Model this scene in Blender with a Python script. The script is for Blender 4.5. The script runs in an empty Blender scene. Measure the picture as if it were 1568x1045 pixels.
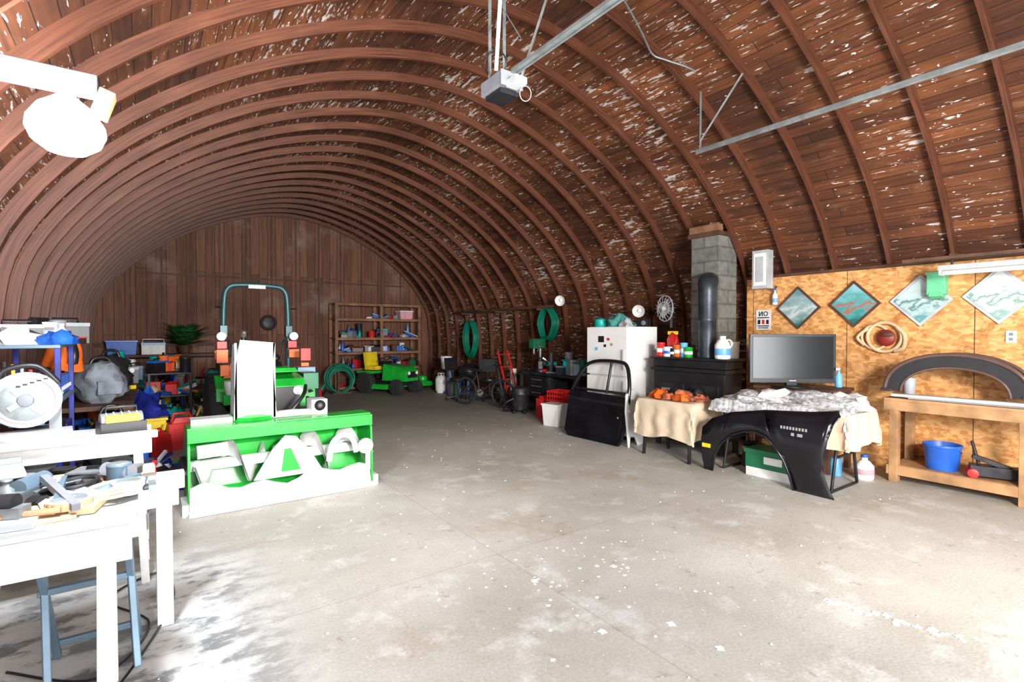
import bpy, math, bmesh, random
from mathutils import Vector, Matrix, Euler, noise
random.seed(7)
sc=bpy.context.scene
pi=math.pi
# ---------------------------------------------------------------- materials
MATS={}
def M(name,col,rough=.5,metal=0.,var=.12,scale=6,bump=0.,emit=0,spec=.5):
    if name in MATS: return MATS[name]
    m=bpy.data.materials.new(name); m.use_nodes=True; nt=m.node_tree; N=nt.nodes; L=nt.links
    b=N['Principled BSDF']; b.inputs['Roughness'].default_value=rough; b.inputs['Metallic'].default_value=metal
    tc=N.new('ShaderNodeTexCoord'); no=N.new('ShaderNodeTexNoise'); no.inputs['Scale'].default_value=scale; no.inputs['Detail'].default_value=5
    L.new(tc.outputs['Object'],no.inputs['Vector'])
    r=N.new('ShaderNodeValToRGB'); e=r.color_ramp.elements
    e[0].position=.35;e[1].position=.65
    e[0].color=tuple(max(0,c*(1-var)) for c in col)+(1,); e[1].color=tuple(min(1,c*(1+var)) for c in col)+(1,)
    L.new(no.outputs['Fac'],r.inputs['Fac']); L.new(r.outputs['Color'],b.inputs['Base Color'])
    if bump:
        bp=N.new('ShaderNodeBump'); bp.inputs['Strength'].default_value=bump; bp.inputs['Distance'].default_value=.02
        L.new(no.outputs['Fac'],bp.inputs['Height']); L.new(bp.outputs['Normal'],b.inputs['Normal'])
    if emit:
        b.inputs['Emission Color'].default_value=tuple(col)+(1,); b.inputs['Emission Strength'].default_value=emit
    MATS[name]=m; return m
def nodes(name):
    m=bpy.data.materials.new(name); m.use_nodes=True; nt=m.node_tree
    return m,nt.nodes,nt.links,nt.nodes['Principled BSDF']
def ramp(N,a,ca,b,cb,interp='LINEAR'):
    r=N.new('ShaderNodeValToRGB'); r.color_ramp.interpolation=interp; e=r.color_ramp.elements
    e[0].position=a;e[0].color=tuple(ca)+(1,);e[1].position=b;e[1].color=tuple(cb)+(1,); return r
def mixc(N,L,fac,a,b,mode='MIX'):
    n=N.new('ShaderNodeMixRGB'); n.blend_type=mode
    if isinstance(fac,(int,float)): n.inputs[0].default_value=fac
    else: L.new(fac,n.inputs[0])
    for i,v in((1,a),(2,b)):
        if isinstance(v,tuple): n.inputs[i].default_value=v+(1,)
        else: L.new(v,n.inputs[i])
    return n.outputs[0]
def noiseN(N,L,vec,scale,detail=4,mapscale=None,rough=.5):
    if mapscale:
        mp=N.new('ShaderNodeMapping'); mp.inputs['Scale'].default_value=mapscale; L.new(vec,mp.inputs['Vector']); vec=mp.outputs[0]
    n=N.new('ShaderNodeTexNoise'); n.inputs['Scale'].default_value=scale; n.inputs['Detail'].default_value=detail; n.inputs['Roughness'].default_value=rough
    L.new(vec,n.inputs['Vector']); return n.outputs['Fac']
def mth(N,L,op,a,b,c=None):
    n=N.new('ShaderNodeMath'); n.operation=op
    for i,v in enumerate((a,b,c)):
        if v is None: continue
        if isinstance(v,(int,float)): n.inputs[i].default_value=v
        else: L.new(v,n.inputs[i])
    return n.outputs[0]
def rngN(N,L,o,a0,a1,b0,b1):
    mr=N.new('ShaderNodeMapRange'); mr.inputs[1].default_value=a0; mr.inputs[2].default_value=a1; mr.inputs[3].default_value=b0; mr.inputs[4].default_value=b1; L.new(o,mr.inputs[0]); return mr.outputs[0]
# roof sheathing: UV = (along barn metres, arc metres)
def ceil_mat():
    m,N,L,b=nodes('roof_boards')
    uv=N.new('ShaderNodeUVMap').outputs[0]
    br=N.new('ShaderNodeTexBrick'); br.inputs['Scale'].default_value=1; br.inputs['Brick Width'].default_value=4.3; br.inputs['Row Height'].default_value=.13
    br.inputs['Mortar Size'].default_value=.004; br.inputs['Mortar Smooth'].default_value=.3; br.offset=.37
    br.inputs['Color1'].default_value=(.080,.024,.008,1); br.inputs['Color2'].default_value=(.175,.060,.020,1); br.inputs['Mortar'].default_value=(.010,.004,.003,1)
    L.new(uv,br.inputs['Vector'])
    g=noiseN(N,L,uv,1,6,(1.5,30,1)); gr=ramp(N,.3,(.5,.5,.5),.7,(1.35,1.3,1.25)); L.new(g,gr.inputs['Fac'])
    c=mixc(N,L,1.0,br.outputs['Color'],gr.outputs['Color'],'MULTIPLY')
    big=noiseN(N,L,uv,.8,5); bigr=ramp(N,.35,(.5,.45,.45),.65,(1.35,1.3,1.2)); L.new(big,bigr.inputs['Fac'])
    c=mixc(N,L,1.0,c,bigr.outputs['Color'],'MULTIPLY')
    cl=noiseN(N,L,uv,.8,3)
    # remnants get sparser on the newer boards near the front door
    sx=N.new('ShaderNodeSeparateXYZ'); L.new(uv,sx.inputs[0]); front=rngN(N,L,sx.outputs['X'],.5,5.5,.05,0)
    p1=noiseN(N,L,uv,1,4,(3.6,17,1),.6)
    ad=mth(N,L,'SUBTRACT',mth(N,L,'MULTIPLY_ADD',cl,.42,p1),front)
    pr=ramp(N,.825,(0,0,0),.86,(1,1,1)); L.new(ad,pr.inputs['Fac'])
    c=mixc(N,L,pr.outputs['Color'],c,(.55,.51,.48))
    p5=noiseN(N,L,uv,1,2,(7,40,1),.5); ad5=mth(N,L,'SUBTRACT',mth(N,L,'MULTIPLY_ADD',cl,.3,p5),front)
    p5r=ramp(N,.80,(0,0,0),.83,(1,1,1)); L.new(ad5,p5r.inputs['Fac'])
    c=mixc(N,L,p5r.outputs['Color'],c,(.5,.46,.43))
    p3=noiseN(N,L,uv,13,2,(1,1.6,1)); ad3=mth(N,L,'MULTIPLY_ADD',cl,.25,p3)
    p3r=ramp(N,.825,(0,0,0),.845,(1,1,1)); L.new(ad3,p3r.inputs['Fac'])
    c=mixc(N,L,p3r.outputs['Color'],c,(.66,.64,.62))
    p4=noiseN(N,L,uv,1,5,(2.4,8,1),.6); p4r=ramp(N,.56,(0,0,0),.70,(.35,.35,.35)); L.new(p4,p4r.inputs['Fac'])
    c=mixc(N,L,p4r.outputs['Color'],c,(.30,.14,.07))
    L.new(c,b.inputs['Base Color']); b.inputs['Roughness'].default_value=.7
    bp=N.new('ShaderNodeBump'); bp.inputs['Strength'].default_value=.5; bp.inputs['Distance'].default_value=.01; L.new(br.outputs['Fac'],bp.inputs['Height']); bp.invert=True
    L.new(bp.outputs['Normal'],b.inputs['Normal'])
    return m
def rib_mat():
    m,N,L,b=nodes('rib_wood')
    uv=N.new('ShaderNodeUVMap').outputs[0]
    g=noiseN(N,L,uv,1,5,(60,2.0,1)); r=ramp(N,.3,(.055,.016,.007),.7,(.17,.056,.026)); L.new(g,r.inputs['Fac'])
    n2=noiseN(N,L,uv,1,3,(1.5,1.2,1)); r2=ramp(N,.58,(0,0,0),.78,(.25,.25,.25)); L.new(n2,r2.inputs['Fac'])
    c=mixc(N,L,r2.outputs['Color'],r.outputs['Color'],(.30,.14,.08))
    L.new(c,b.inputs['Base Color']); b.inputs['Roughness'].default_value=.55
    return m
def floor_mat():
    m,N,L,b=nodes('concrete')
    tc=N.new('ShaderNodeTexCoord').outputs['Object']
    a=noiseN(N,L,tc,.7,6,None,.6); r=ramp(N,.3,(.38,.355,.305),.7,(.58,.56,.51)); L.new(a,r.inputs['Fac'])
    s=noiseN(N,L,tc,1.3,8,(1,1,1),.72); sr=ramp(N,.53,(0,0,0),.66,(.65,.65,.65)); L.new(s,sr.inputs['Fac'])
    c=mixc(N,L,sr.outputs['Color'],r.outputs['Color'],(.33,.245,.155))
    d=noiseN(N,L,tc,2.6,7,None,.7); dr=ramp(N,.52,(0,0,0),.64,(.65,.65,.65)); L.new(d,dr.inputs['Fac'])
    c=mixc(N,L,dr.outputs['Color'],c,(.68,.68,.66))
    w=noiseN(N,L,tc,26,2); wr=ramp(N,.725,(0,0,0),.74,(1,1,1)); L.new(w,wr.inputs['Fac'])
    c=mixc(N,L,wr.outputs['Color'],c,(.85,.85,.85))
    k=noiseN(N,L,tc,7,6,None,.72); kr=ramp(N,.60,(0,0,0),.72,(.7,.7,.7)); L.new(k,kr.inputs['Fac'])
    c=mixc(N,L,kr.outputs['Color'],c,(.20,.15,.10))
    f=noiseN(N,L,tc,60,3); fr=ramp(N,.2,(.82,.82,.82),.8,(1.15,1.15,1.15)); L.new(f,fr.inputs['Fac'])
    c=mixc(N,L,1.0,c,fr.outputs['Color'],'MULTIPLY')
    sx=N.new('ShaderNodeSeparateXYZ'); L.new(tc,sx.inputs[0])
    def rng(o,a0,a1,b0,b1): return rngN(N,L,o,a0,a1,b0,b1)
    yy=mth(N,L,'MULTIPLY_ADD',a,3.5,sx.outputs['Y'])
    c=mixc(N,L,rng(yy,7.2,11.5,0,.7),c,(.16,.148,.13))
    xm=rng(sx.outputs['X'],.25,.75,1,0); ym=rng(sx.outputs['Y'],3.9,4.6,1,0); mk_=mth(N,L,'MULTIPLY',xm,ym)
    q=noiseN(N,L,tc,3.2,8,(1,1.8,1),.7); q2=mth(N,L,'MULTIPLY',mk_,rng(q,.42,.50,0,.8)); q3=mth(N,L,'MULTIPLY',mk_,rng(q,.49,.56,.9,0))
    c=mixc(N,L,q3,c,(.20,.21,.22)); c=mixc(N,L,q2,c,(.72,.72,.70))  # whitish sawdust patches; the grey among them is painted-in shadow
    for ax,ps in(('X',(2.05,)),('Y',(3.05,9.2))):
        for p in ps:
            dd=mth(N,L,'ABSOLUTE',mth(N,L,'SUBTRACT',sx.outputs[ax],p),0)
            c=mixc(N,L,rng(dd,.003,.008,.35,0),c,(.25,.21,.17))
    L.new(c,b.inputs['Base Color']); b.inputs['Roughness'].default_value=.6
    bp=N.new('ShaderNodeBump'); bp.inputs['Strength'].default_value=.15; bp.inputs['Distance'].default_value=.01; L.new(f,bp.inputs['Height']); L.new(bp.outputs['Normal'],b.inputs['Normal'])
    return m
def osb_mat():
    m,N,L,b=nodes('osb_board')
    tc=N.new('ShaderNodeTexCoord').outputs['Object']
    v=N.new('ShaderNodeTexVoronoi'); v.inputs['Scale'].default_value=1
    mp=N.new('ShaderNodeMapping'); mp.inputs['Scale'].default_value=(14,17,36); mp.inputs['Rotation'].default_value=(.5,0,0); L.new(tc,mp.inputs['Vector'])
    wn=N.new('ShaderNodeTexNoise'); wn.inputs['Scale'].default_value=1.1; L.new(mp.outputs[0],wn.inputs['Vector'])
    L.new(mixc(N,L,.9,mp.outputs[0],wn.outputs['Color'],'ADD'),v.inputs['Vector'])
    sp=N.new('ShaderNodeSeparateXYZ'); L.new(v.outputs['Color'],sp.inputs[0])
    r=ramp(N,0,(.52,.215,.055),1,(.82,.46,.18)); L.new(sp.outputs['X'],r.inputs['Fac'])
    n=noiseN(N,L,tc,7,7,None,.75); nr=ramp(N,.54,(0,0,0),.62,(.75,.75,.75)); L.new(n,nr.inputs['Fac'])
    c=mixc(N,L,nr.outputs['Color'],r.outputs['Color'],(.36,.125,.03))
    L.new(c,b.inputs['Base Color']); b.inputs['Roughness'].default_value=.7
    return m
def wood_boards(name,c1,c2,axis,w=.15):
    m,N,L,b=nodes(name)
    tc=N.new('ShaderNodeTexCoord').outputs['Object']
    mp=N.new('ShaderNodeMapping'); mp.inputs['Rotation'].default_value=axis; L.new(tc,mp.inputs['Vector'])
    br=N.new('ShaderNodeTexBrick'); br.inputs['Scale'].default_value=1; br.inputs['Brick Width'].default_value=3.1; br.inputs['Row Height'].default_value=w; br.inputs['Mortar Size'].default_value=.006
    br.inputs['Color1'].default_value=c1+(1,); br.inputs['Color2'].default_value=c2+(1,); br.inputs['Mortar'].default_value=(.02,.01,.008,1)
    L.new(mp.outputs[0],br.inputs['Vector'])
    g=noiseN(N,L,mp.outputs[0],1,5,(1.5,25,1)); gr=ramp(N,.3,(.65,.65,.65),.7,(1.2,1.2,1.2)); L.new(g,gr.inputs['Fac'])
    c=mixc(N,L,1.0,br.outputs['Color'],gr.outputs['Color'],'MULTIPLY')
    n=noiseN(N,L,tc,1.1,5,None,.6); nr=ramp(N,.55,(0,0,0),.75,(.6,.6,.6)); L.new(n,nr.inputs['Fac'])
    c=mixc(N,L,nr.outputs['Color'],c,(.30,.22,.18))
    L.new(c,b.inputs['Base Color']); b.inputs['Roughness'].default_value=.75
    return m
def block_mat():
    m,N,L,b=nodes('concrete_block')
    tc=N.new('ShaderNodeTexCoord').outputs['Object']
    sx=N.new('ShaderNodeSeparateXYZ'); L.new(tc,sx.inputs[0]); ad=N.new('ShaderNodeMath'); L.new(sx.outputs['X'],ad.inputs[0]); L.new(sx.outputs['Y'],ad.inputs[1])
    cb=N.new('ShaderNodeCombineXYZ'); L.new(ad.outputs[0],cb.inputs['X']); L.new(sx.outputs['Z'],cb.inputs['Y'])
    br=N.new('ShaderNodeTexBrick'); br.inputs['Scale'].default_value=1; br.inputs['Brick Width'].default_value=.42; br.inputs['Row Height'].default_value=.2; br.inputs['Mortar Size'].default_value=.012
    br.inputs['Color1'].default_value=(.15,.155,.14,1); br.inputs['Color2'].default_value=(.21,.21,.19,1); br.inputs['Mortar'].default_value=(.12,.12,.105,1)
    L.new(cb.outputs[0],br.inputs['Vector'])
    n=noiseN(N,L,tc,12,5); nr=ramp(N,.3,(.7,.7,.7),.7,(1.15,1.15,1.15)); L.new(n,nr.inputs['Fac'])
    L.new(mixc(N,L,1.0,br.outputs['Color'],nr.outputs['Color'],'MULTIPLY'),b.inputs['Base Color']); b.inputs['Roughness'].default_value=.9
    bp=N.new('ShaderNodeBump'); bp.invert=True; bp.inputs['Distance'].default_value=.01; L.new(br.outputs['Fac'],bp.inputs['Height']); L.new(bp.outputs['Normal'],b.inputs['Normal'])
    return m
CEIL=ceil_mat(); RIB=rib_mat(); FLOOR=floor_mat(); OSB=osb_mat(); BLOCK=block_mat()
BACK=wood_boards('back_wall_boards',(.13,.047,.025),(.21,.09,.05),(pi/2,0,pi/2),.2)
def V(n,c,**k): return M(n,c,**k)
WHITE=V('white_paint',(.74,.74,.73),rough=.5,var=.12)
WHITEP=V('white_plastic',(.82,.82,.81),rough=.35,var=.03)
BEAM=V('grey_painted_beam',(.17,.17,.19),rough=.7,var=.15)
GREEN=V('tractor_green',(.012,.38,.035),rough=.3,var=.2)
DGREEN=V('dark_green',(.01,.14,.06),rough=.4)
HOSE=V('hose_green',(.0,.17,.10),rough=.4)
YEL=V('yellow_paint',(.85,.62,.02),rough=.4)
BLACK=V('black_plastic',(.012,.012,.014),rough=.4,var=.3)
GLOSS=V('black_car_paint',(.008,.008,.011),rough=.18,var=.4,scale=3)
RUBBER=V('tyre_rubber',(.02,.02,.02),rough=.8,var=.3,bump=.3,scale=30)
IRON=V('dark_iron',(.04,.04,.045),rough=.5,metal=.6,var=.4)
FLUE=V('flue_blued_steel',(.04,.05,.06),rough=.4,metal=.5,var=.4)
STEEL=V('galvanised_steel',(.30,.34,.34),rough=.45,metal=.6,var=.2,scale=12)
CHROME=V('polished_metal',(.75,.75,.76),rough=.2,metal=.9,var=.05)
BLUEGREY=V('bluegrey_steel',(.13,.20,.26),rough=.45,metal=.3)
ROPS=V('rops_teal_steel',(.02,.07,.08),rough=.4,metal=.2)
RED=V('red_plastic',(.62,.02,.02),rough=.4)
ORANGE=V('orange_plastic',(.85,.16,.02),rough=.45)
BLUE=V('blue_plastic',(.02,.12,.55),rough=.35)
DBLUE=V('navy_tarp',(.01,.02,.22),rough=.5,var=.4)
LBLUE=V('light_blue',(.15,.42,.75),rough=.4)
TEAL=V('teal_plastic',(.0,.38,.34),rough=.4)
TAN=V('tan_cloth',(.66,.53,.38),rough=.9,var=.12,scale=4,bump=.2)
CREAM=V('cream_cloth',(.80,.74,.64),rough=.9,var=.08,scale=4)
QUILT=V('grey_white_blanket',(.50,.50,.52),rough=.95,var=.5,scale=26,bump=.4)
WOOD=V('bench_pine',(.40,.22,.10),rough=.65,var=.3,scale=5)
WOODL=V('light_lumber',(.66,.47,.27),rough=.6,var=.2,scale=5)
WOODM=V('shelf_wood',(.24,.115,.06),rough=.7,var=.3,scale=5)
WOODD=V('dark_wood',(.09,.04,.022),rough=.7,var=.35,scale=5)
CARD=V('cardboard',(.45,.30,.17),rough=.8)
GREY=V('grey_plastic',(.20,.21,.23),rough=.5)
LGREY=V('light_grey',(.46,.48,.50),rough=.45)
GREYBAG=V('grey_fabric',(.16,.18,.21),rough=.9,var=.4,bump=.4)
LEAF=V('fern_leaf',(.015,.12,.02),rough=.6,var=.5)
SCREEN=V('tv_screen',(.015,.017,.02),rough=.2,var=.05)
PINK=V('pink_cloth',(.7,.35,.4),rough=.8)
PATCH=V('patchwork',(.5,.13,.06),rough=.9,var=.9,scale=14)
SHEET=V('white_sheet',(.78,.78,.78),rough=.9)
PEACH=V('peach_cloth',(.78,.56,.38),rough=.9,var=.08)
# ---------------------------------------------------------------- builder
class B:
    def __init__(s,name,loc=(0,0,0),rz=0,bev=.004):
        s.n=name; s.loc=loc; s.rz=rz; s.bm=bmesh.new(); s.m=[]; s.bev=bev; s.T=Matrix.Identity(4)
    def mi(s,mat):
        if mat not in s.m: s.m.append(mat)
        return s.m.index(mat)
    def v(s,p): return s.bm.verts.new(s.T@Vector(p))
    def f(s,vs,mi,sm=False):
        try: q=s.bm.faces.new(vs)
        except ValueError: return
        q.material_index=mi; q.smooth=sm
    def box(s,c,d,mat,rot=(0,0,0),tx=1,ty=1):
        R=Euler(rot).to_matrix(); c=Vector(c); mi=s.mi(mat); vs=[]
        for z in(-1,1):
            kx,ky=(tx,ty) if z==1 else (1,1)
            for x,y in((-1,-1),(1,-1),(1,1),(-1,1)): vs.append(s.v(c+R@Vector((x*d[0]/2*kx,y*d[1]/2*ky,z*d[2]/2))))
        for q in((3,2,1,0),(4,5,6,7),(0,1,5,4),(1,2,6,5),(2,3,7,6),(3,0,4,7)): s.f([vs[i] for i in q],mi)
        return s
    def bar(s,a,b,w,h,mat):
        a=Vector(a);b=Vector(b);d=(b-a); d.normalize()
        up=Vector((0,0,1)) if abs(d.z)<.95 else Vector((0,1,0))
        x=d.cross(up).normalized(); u=x.cross(d); mi=s.mi(mat)
        vs=[s.v(p+x*i*w/2+u*j*h/2) for p in(a,b) for i,j in((-1,-1),(1,-1),(1,1),(-1,1))]
        for q in((3,2,1,0),(4,5,6,7),(0,1,5,4),(1,2,6,5),(2,3,7,6),(3,0,4,7)): s.f([vs[i] for i in q],mi)
        return s
    def tube(s,pts,r,mat,seg=8,closed=False,caps=True,rs=None):
        pts=[Vector(p) for p in pts]; n=len(pts); mi=s.mi(mat); rings=[]; px=None
        for i,p in enumerate(pts):
            if closed: d=(pts[(i+1)%n]-pts[i-1])
            else: d=pts[min(n-1,i+1)]-pts[max(0,i-1)]
            d.normalize()
            if px is None:
                up=Vector((0,0,1)) if abs(d.z)<.9 else Vector((1,0,0)); px=d.cross(up).normalized()
            else: px=(px-d*px.dot(d)).normalized()
            py=d.cross(px); rr=rs[i] if rs else r
            rings.append([s.v(p+px*math.cos(2*pi*k/seg)*rr+py*math.sin(2*pi*k/seg)*rr) for k in range(seg)])
        for i in range(n if closed else n-1):
            a=rings[i];b=rings[(i+1)%n]
            for k in range(seg): s.f([a[k],a[(k+1)%seg],b[(k+1)%seg],b[k]],mi,True)
        if caps and not closed: s.f(rings[0][::-1],mi); s.f(rings[-1],mi)
        return s
    def cyl(s,a,b,r,mat,r2=None,seg=18): return s.tube([a,b],r,mat,seg,rs=[r,r if r2 is None else r2])
    def lathe(s,prof,c,mat,seg=24,axis=(0,0,1),caps=True):
        q=Vector((0,0,1)).rotation_difference(Vector(axis)).to_matrix(); c=Vector(c); mi=s.mi(mat); rings=[]
        for r,z in prof: rings.append([s.v(c+q@Vector((max(r,1e-4)*math.cos(2*pi*k/seg),max(r,1e-4)*math.sin(2*pi*k/seg),z))) for k in range(seg)])
        for i in range(len(rings)-1):
            for k in range(seg): s.f([rings[i][k],rings[i][(k+1)%seg],rings[i+1][(k+1)%seg],rings[i+1][k]],mi,True)
        if caps: s.f(rings[0][::-1],mi); s.f(rings[-1],mi)
        return s
    def sph(s,c,r,mat,seg=16,amp=0,fr=3,flat=False):
        if not isinstance(r,(tuple,list)): r=(r,r,r)
        c=Vector(c); mi=s.mi(mat); rings=[]; h=seg//2
        for i in range(h+1):
            ph=pi*i/h; row=[]
            for k in range(seg):
                d=Vector((math.sin(ph)*math.cos(2*pi*k/seg),math.sin(ph)*math.sin(2*pi*k/seg),math.cos(ph)))
                g=1+amp*noise.noise(d*fr+c*3.1) if amp else 1
                z=d.z*r[2]*g
                if flat and z<0: z=0
                row.append(s.v(c+Vector((d.x*r[0]*g,d.y*r[1]*g,z))))
            rings.append(row)
        for i in range(h):
            for k in range(seg): s.f([rings[i][k],rings[i+1][k],rings[i+1][(k+1)%seg],rings[i][(k+1)%seg]],mi,True)
        return s
    def torus(s,c,R,r,mat,axis=(0,0,1),seg=32,sg=8,sx=1,sy=1):
        q=Vector((0,0,1)).rotation_difference(Vector(axis)).to_matrix()
        return s.tube([Vector(c)+q@Vector((R*sx*math.cos(2*pi*k/seg),R*sy*math.sin(2*pi*k/seg),0)) for k in range(seg)],r,mat,sg,closed=True)
    def poly(s,pts,plane,o,t,mat,sm=False):
        mi=s.mi(mat)
        def P3(p,d):
            a,b=p
            return {'xz':(a,o+d,b),'yz':(o+d,a,b),'xy':(a,b,o+d)}[plane]
        A=[s.v(P3(p,0)) for p in pts]; Bb=[s.v(P3(p,t)) for p in pts]
        s.f(A[::-1],mi); s.f(Bb,mi); n=len(pts)
        for i in range(n): s.f([A[i],A[(i+1)%n],Bb[(i+1)%n],Bb[i]],mi,sm)
        return s
    def grid(s,fn,nu,nv,mat,sm=True):
        mi=s.mi(mat); R=[[s.v(fn(i/nu,j/nv)) for j in range(nv+1)] for i in range(nu+1)]
        for i in range(nu):
            for j in range(nv): s.f([R[i][j],R[i+1][j],R[i+1][j+1],R[i][j+1]],mi,sm)
        return s
    def wheel(s,c,R,w,hub,hubr=.55):
        s.lathe([(R*.62,-w/2),(R*.93,-w/2),(R,-w*.36),(R,w*.36),(R*.93,w/2),(R*.62,w/2)],c,RUBBER,28,(1,0,0))
        s.lathe([(R*.62,-w*.3),(R*.2,-w*.42),(R*.2,w*.42),(R*.62,w*.3)],c,hub,24,(1,0,0))
        n=20
        for k in range(n):
            a=2*pi*k/n
            for sgn in(-1,1): s.box((c[0]+sgn*w*.22,c[1]+math.cos(a+sgn*.07)*(R+.004),c[2]+math.sin(a+sgn*.07)*(R+.004)),(w*.46,.035,.03),RUBBER,(a-pi/2,0,sgn*.5))
        return s
    def cloth(s,x0,x1,y0,y1,z,drop,mat,wav=.02,seed=0,bump=.012,nu=44,nv=36):
        d=drop if isinstance(drop,tuple) else (drop,)*4
        def fn(u,v):
            a=-d[0]+(x1-x0+d[0]+d[1])*u; b=-d[2]+(y1-y0+d[2]+d[3])*v
            zz=0; x=x0+a; y=y0+b
            if a<0: zz+=-a; x=x0
            if a>x1-x0: zz+=a-(x1-x0); x=x1
            if b<0: zz=max(zz,-b); y=y0
            if b>y1-y0: zz=max(zz,b-(y1-y0)); y=y1
            nn=noise.noise(Vector((a*9+seed,b*9,0)))
            w=wav*min(1,zz*5)
            fx=math.sin(b*26+seed+nn*2)*w; fy=math.sin(a*26+seed+nn*2)*w
            if a<0: x-=.012+w+fx
            if a>x1-x0: x+=.012+w+fx
            if b<0: y-=.012+w+fy
            if b>y1-y0: y+=.012+w+fy
            edge=.05*noise.noise(Vector((a*3+seed,b*3,4)))*min(1,zz*6)
            return (x,y,z-zz+edge+(bump*(1+noise.noise(Vector((a*7,b*7,seed)))*1.0+.5*nn) if zz==0 else .006))
        return s.grid(fn,nu,nv,mat)
    def done(s,recalc=True,solid=0):
        if recalc: bmesh.ops.recalc_face_normals(s.bm,faces=s.bm.faces)
        me=bpy.data.meshes.new(s.n); s.bm.to_mesh(me); s.bm.free()
        for m in s.m: me.materials.append(m)
        o=bpy.data.objects.new(s.n,me); sc.collection.objects.link(o); o.location=s.loc; o.rotation_euler=(0,0,s.rz)
        if solid:
            md=o.modifiers.new('t','SOLIDIFY'); md.thickness=solid
        if s.bev:
            md=o.modifiers.new('bev','BEVEL'); md.width=s.bev; md.segments=2; md.limit_method='ANGLE'; md.angle_limit=math.radians(50); md.use_clamp_overlap=True
        return o
def smooth(pts,k=6,closed=False):
    pts=[Vector(p) for p in pts]; n=len(pts); out=[]
    for i in range(n if closed else n-1):
        g=(lambda j: pts[j%n]) if closed else (lambda j: pts[max(0,min(n-1,j))])
        p0,p1,p2,p3=g(i-1),g(i),g(i+1),g(i+2)
        for t in range(k):
            t/=k; out.append(.5*(2*p1+(p2-p0)*t+(2*p0-5*p1+4*p2-p3)*t*t+(3*p1-p0-3*p2+p3)*t**3))
    if not closed: out.append(pts[-1])
    return out
# ---------------------------------------------------------------- shell
X0=3.12; YF=-2.2; YB=14.7
half=[(4.13,0),(4.2,.8),(4.18,1.6),(4.02,2.4),(3.38,3.28),(2.4,4.03),(1.22,4.56),(0,4.77)]
P=[(p.x,p.y) for p in smooth([(a,b,0) for a,b in half]+[(-1.22,4.56,0)],5)][:36]
P[-1]=(0,4.77)
P=P+[(-a,b) for a,b in reversed(P[:-1])]
ARC=[0]
for i in range(1,len(P)): ARC.append(ARC[-1]+math.dist(P[i],P[i-1]))
def sweepinto(bm,uvl,y0,y1,d0,d1):
    n=len(P); rows=[]
    for i,(dx,z) in enumerate(P):
        a=P[max(0,i-1)]; b=P[min(n-1,i+1)]
        t=Vector((b[0]-a[0],b[1]-a[1])).normalized(); nn=Vector((-t.y,t.x))
        if i in(0,n-1): nn=Vector((-1 if i==0 else 1,0))
        if abs(dx)<1e-6: nn=Vector((0,-1))
        o=Vector((dx,z))
        rows.append([bm.verts.new((X0+(o+nn*d).x,y,max(0.,(o+nn*d).y))) for y,d in((y0,d0),(y1,d0),(y1,d1),(y0,d1))])
    for i in range(n-1):
        for k in range(4):
            f=bm.faces.new((rows[i][k],rows[i][(k+1)%4],rows[i+1][(k+1)%4],rows[i+1][k]))
            for lp,ii in zip(f.loops,(i,i,i+1,i+1)):
                co=lp.vert.co; u=co.y if k in(0,2) else co.y+ (0 if lp.vert in (rows[ii][0],rows[ii][1]) else .12)
                lp[uvl].uv=(u,ARC[ii])
    bm.faces.new(rows[0]); bm.faces.new(rows[-1][::-1])
def mk(name,fn,mat):
    bm=bmesh.new(); uvl=bm.loops.layers.uv.new('UVMap'); fn(bm,uvl); bmesh.ops.recalc_face_normals(bm,faces=bm.faces)
    me=bpy.data.meshes.new(name); bm.to_mesh(me); me.materials.append(mat); o=bpy.data.objects.new(name,me); sc.collection.objects.link(o); return o
mk('ceiling',lambda bm,u:sweepinto(bm,u,YF,YB,-.04,0),CEIL)
RY=[.56+.585*i for i in range(-4,25)]
def ribs(bm,u):
    for y in RY:
        if y<YB-.05: sweepinto(bm,u,y-.019,y+.019,0,.095)
mk('arched_roof_ribs',ribs,RIB)
b=B('wall_back',bev=0); b.poly([(X0+a,c) for a,c in P],'xz',YB,.08,BACK); b.done()
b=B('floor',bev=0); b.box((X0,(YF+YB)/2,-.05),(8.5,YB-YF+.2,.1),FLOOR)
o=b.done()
DX0,DX1,DH=-.1,4.6,2.75
def wf(name,pts):
    b=B(name,bev=0); b.poly(pts,'xz',YF-.08,.08,BACK); b.done()
Lp=[(X0+a,c) for a,c in P]
def zat(x):
    for i in range(5,len(Lp)-1):
        if (Lp[i][0]-x)*(Lp[i+1][0]-x)<=0 and Lp[i][0]!=Lp[i+1][0]:
            t=(x-Lp[i][0])/(Lp[i+1][0]-Lp[i][0]); return Lp[i][1]*(1-t)+Lp[i+1][1]*t
wf('wall_front',[(DX0,0),(DX0,zat(DX0))]+[p for p in Lp if p[0]<DX0])
wf('wall_front.001',[p for p in Lp if p[0]>DX1]+[(DX1,zat(DX1)),(DX1,0)])
wf('wall_front.002',[(DX1,DH),(DX1,zat(DX1))]+[p for p in Lp if DX0<p[0]<DX1 and p[1]>2]+[(DX0,zat(DX0)),(DX0,DH)])
OW=7.05
b=B('wall_right',bev=0); b.box((OW+.012,1.0,1.18),(.024,6.1,2.36),OSB)
for y in (3.95,2.75,1.55,.35): b.box((OW-.001,y,1.18),(.004,.006,2.36),WOODD)
b.done()
b=B('trim_ledge'); b.box((OW+.02,1.0,2.38),(.09,6.1,.035),WOODD); b.done()
b=B('trim_back_wall_battens')
for x in [ -.3,.3,.9,1.5,2.1,2.7,3.3,3.9,4.5,5.1,5.7,6.3]:
    b.box((x,YB-.012,zat(x)/2),(.035,.024,zat(x)-.1),WOODD)
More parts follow.
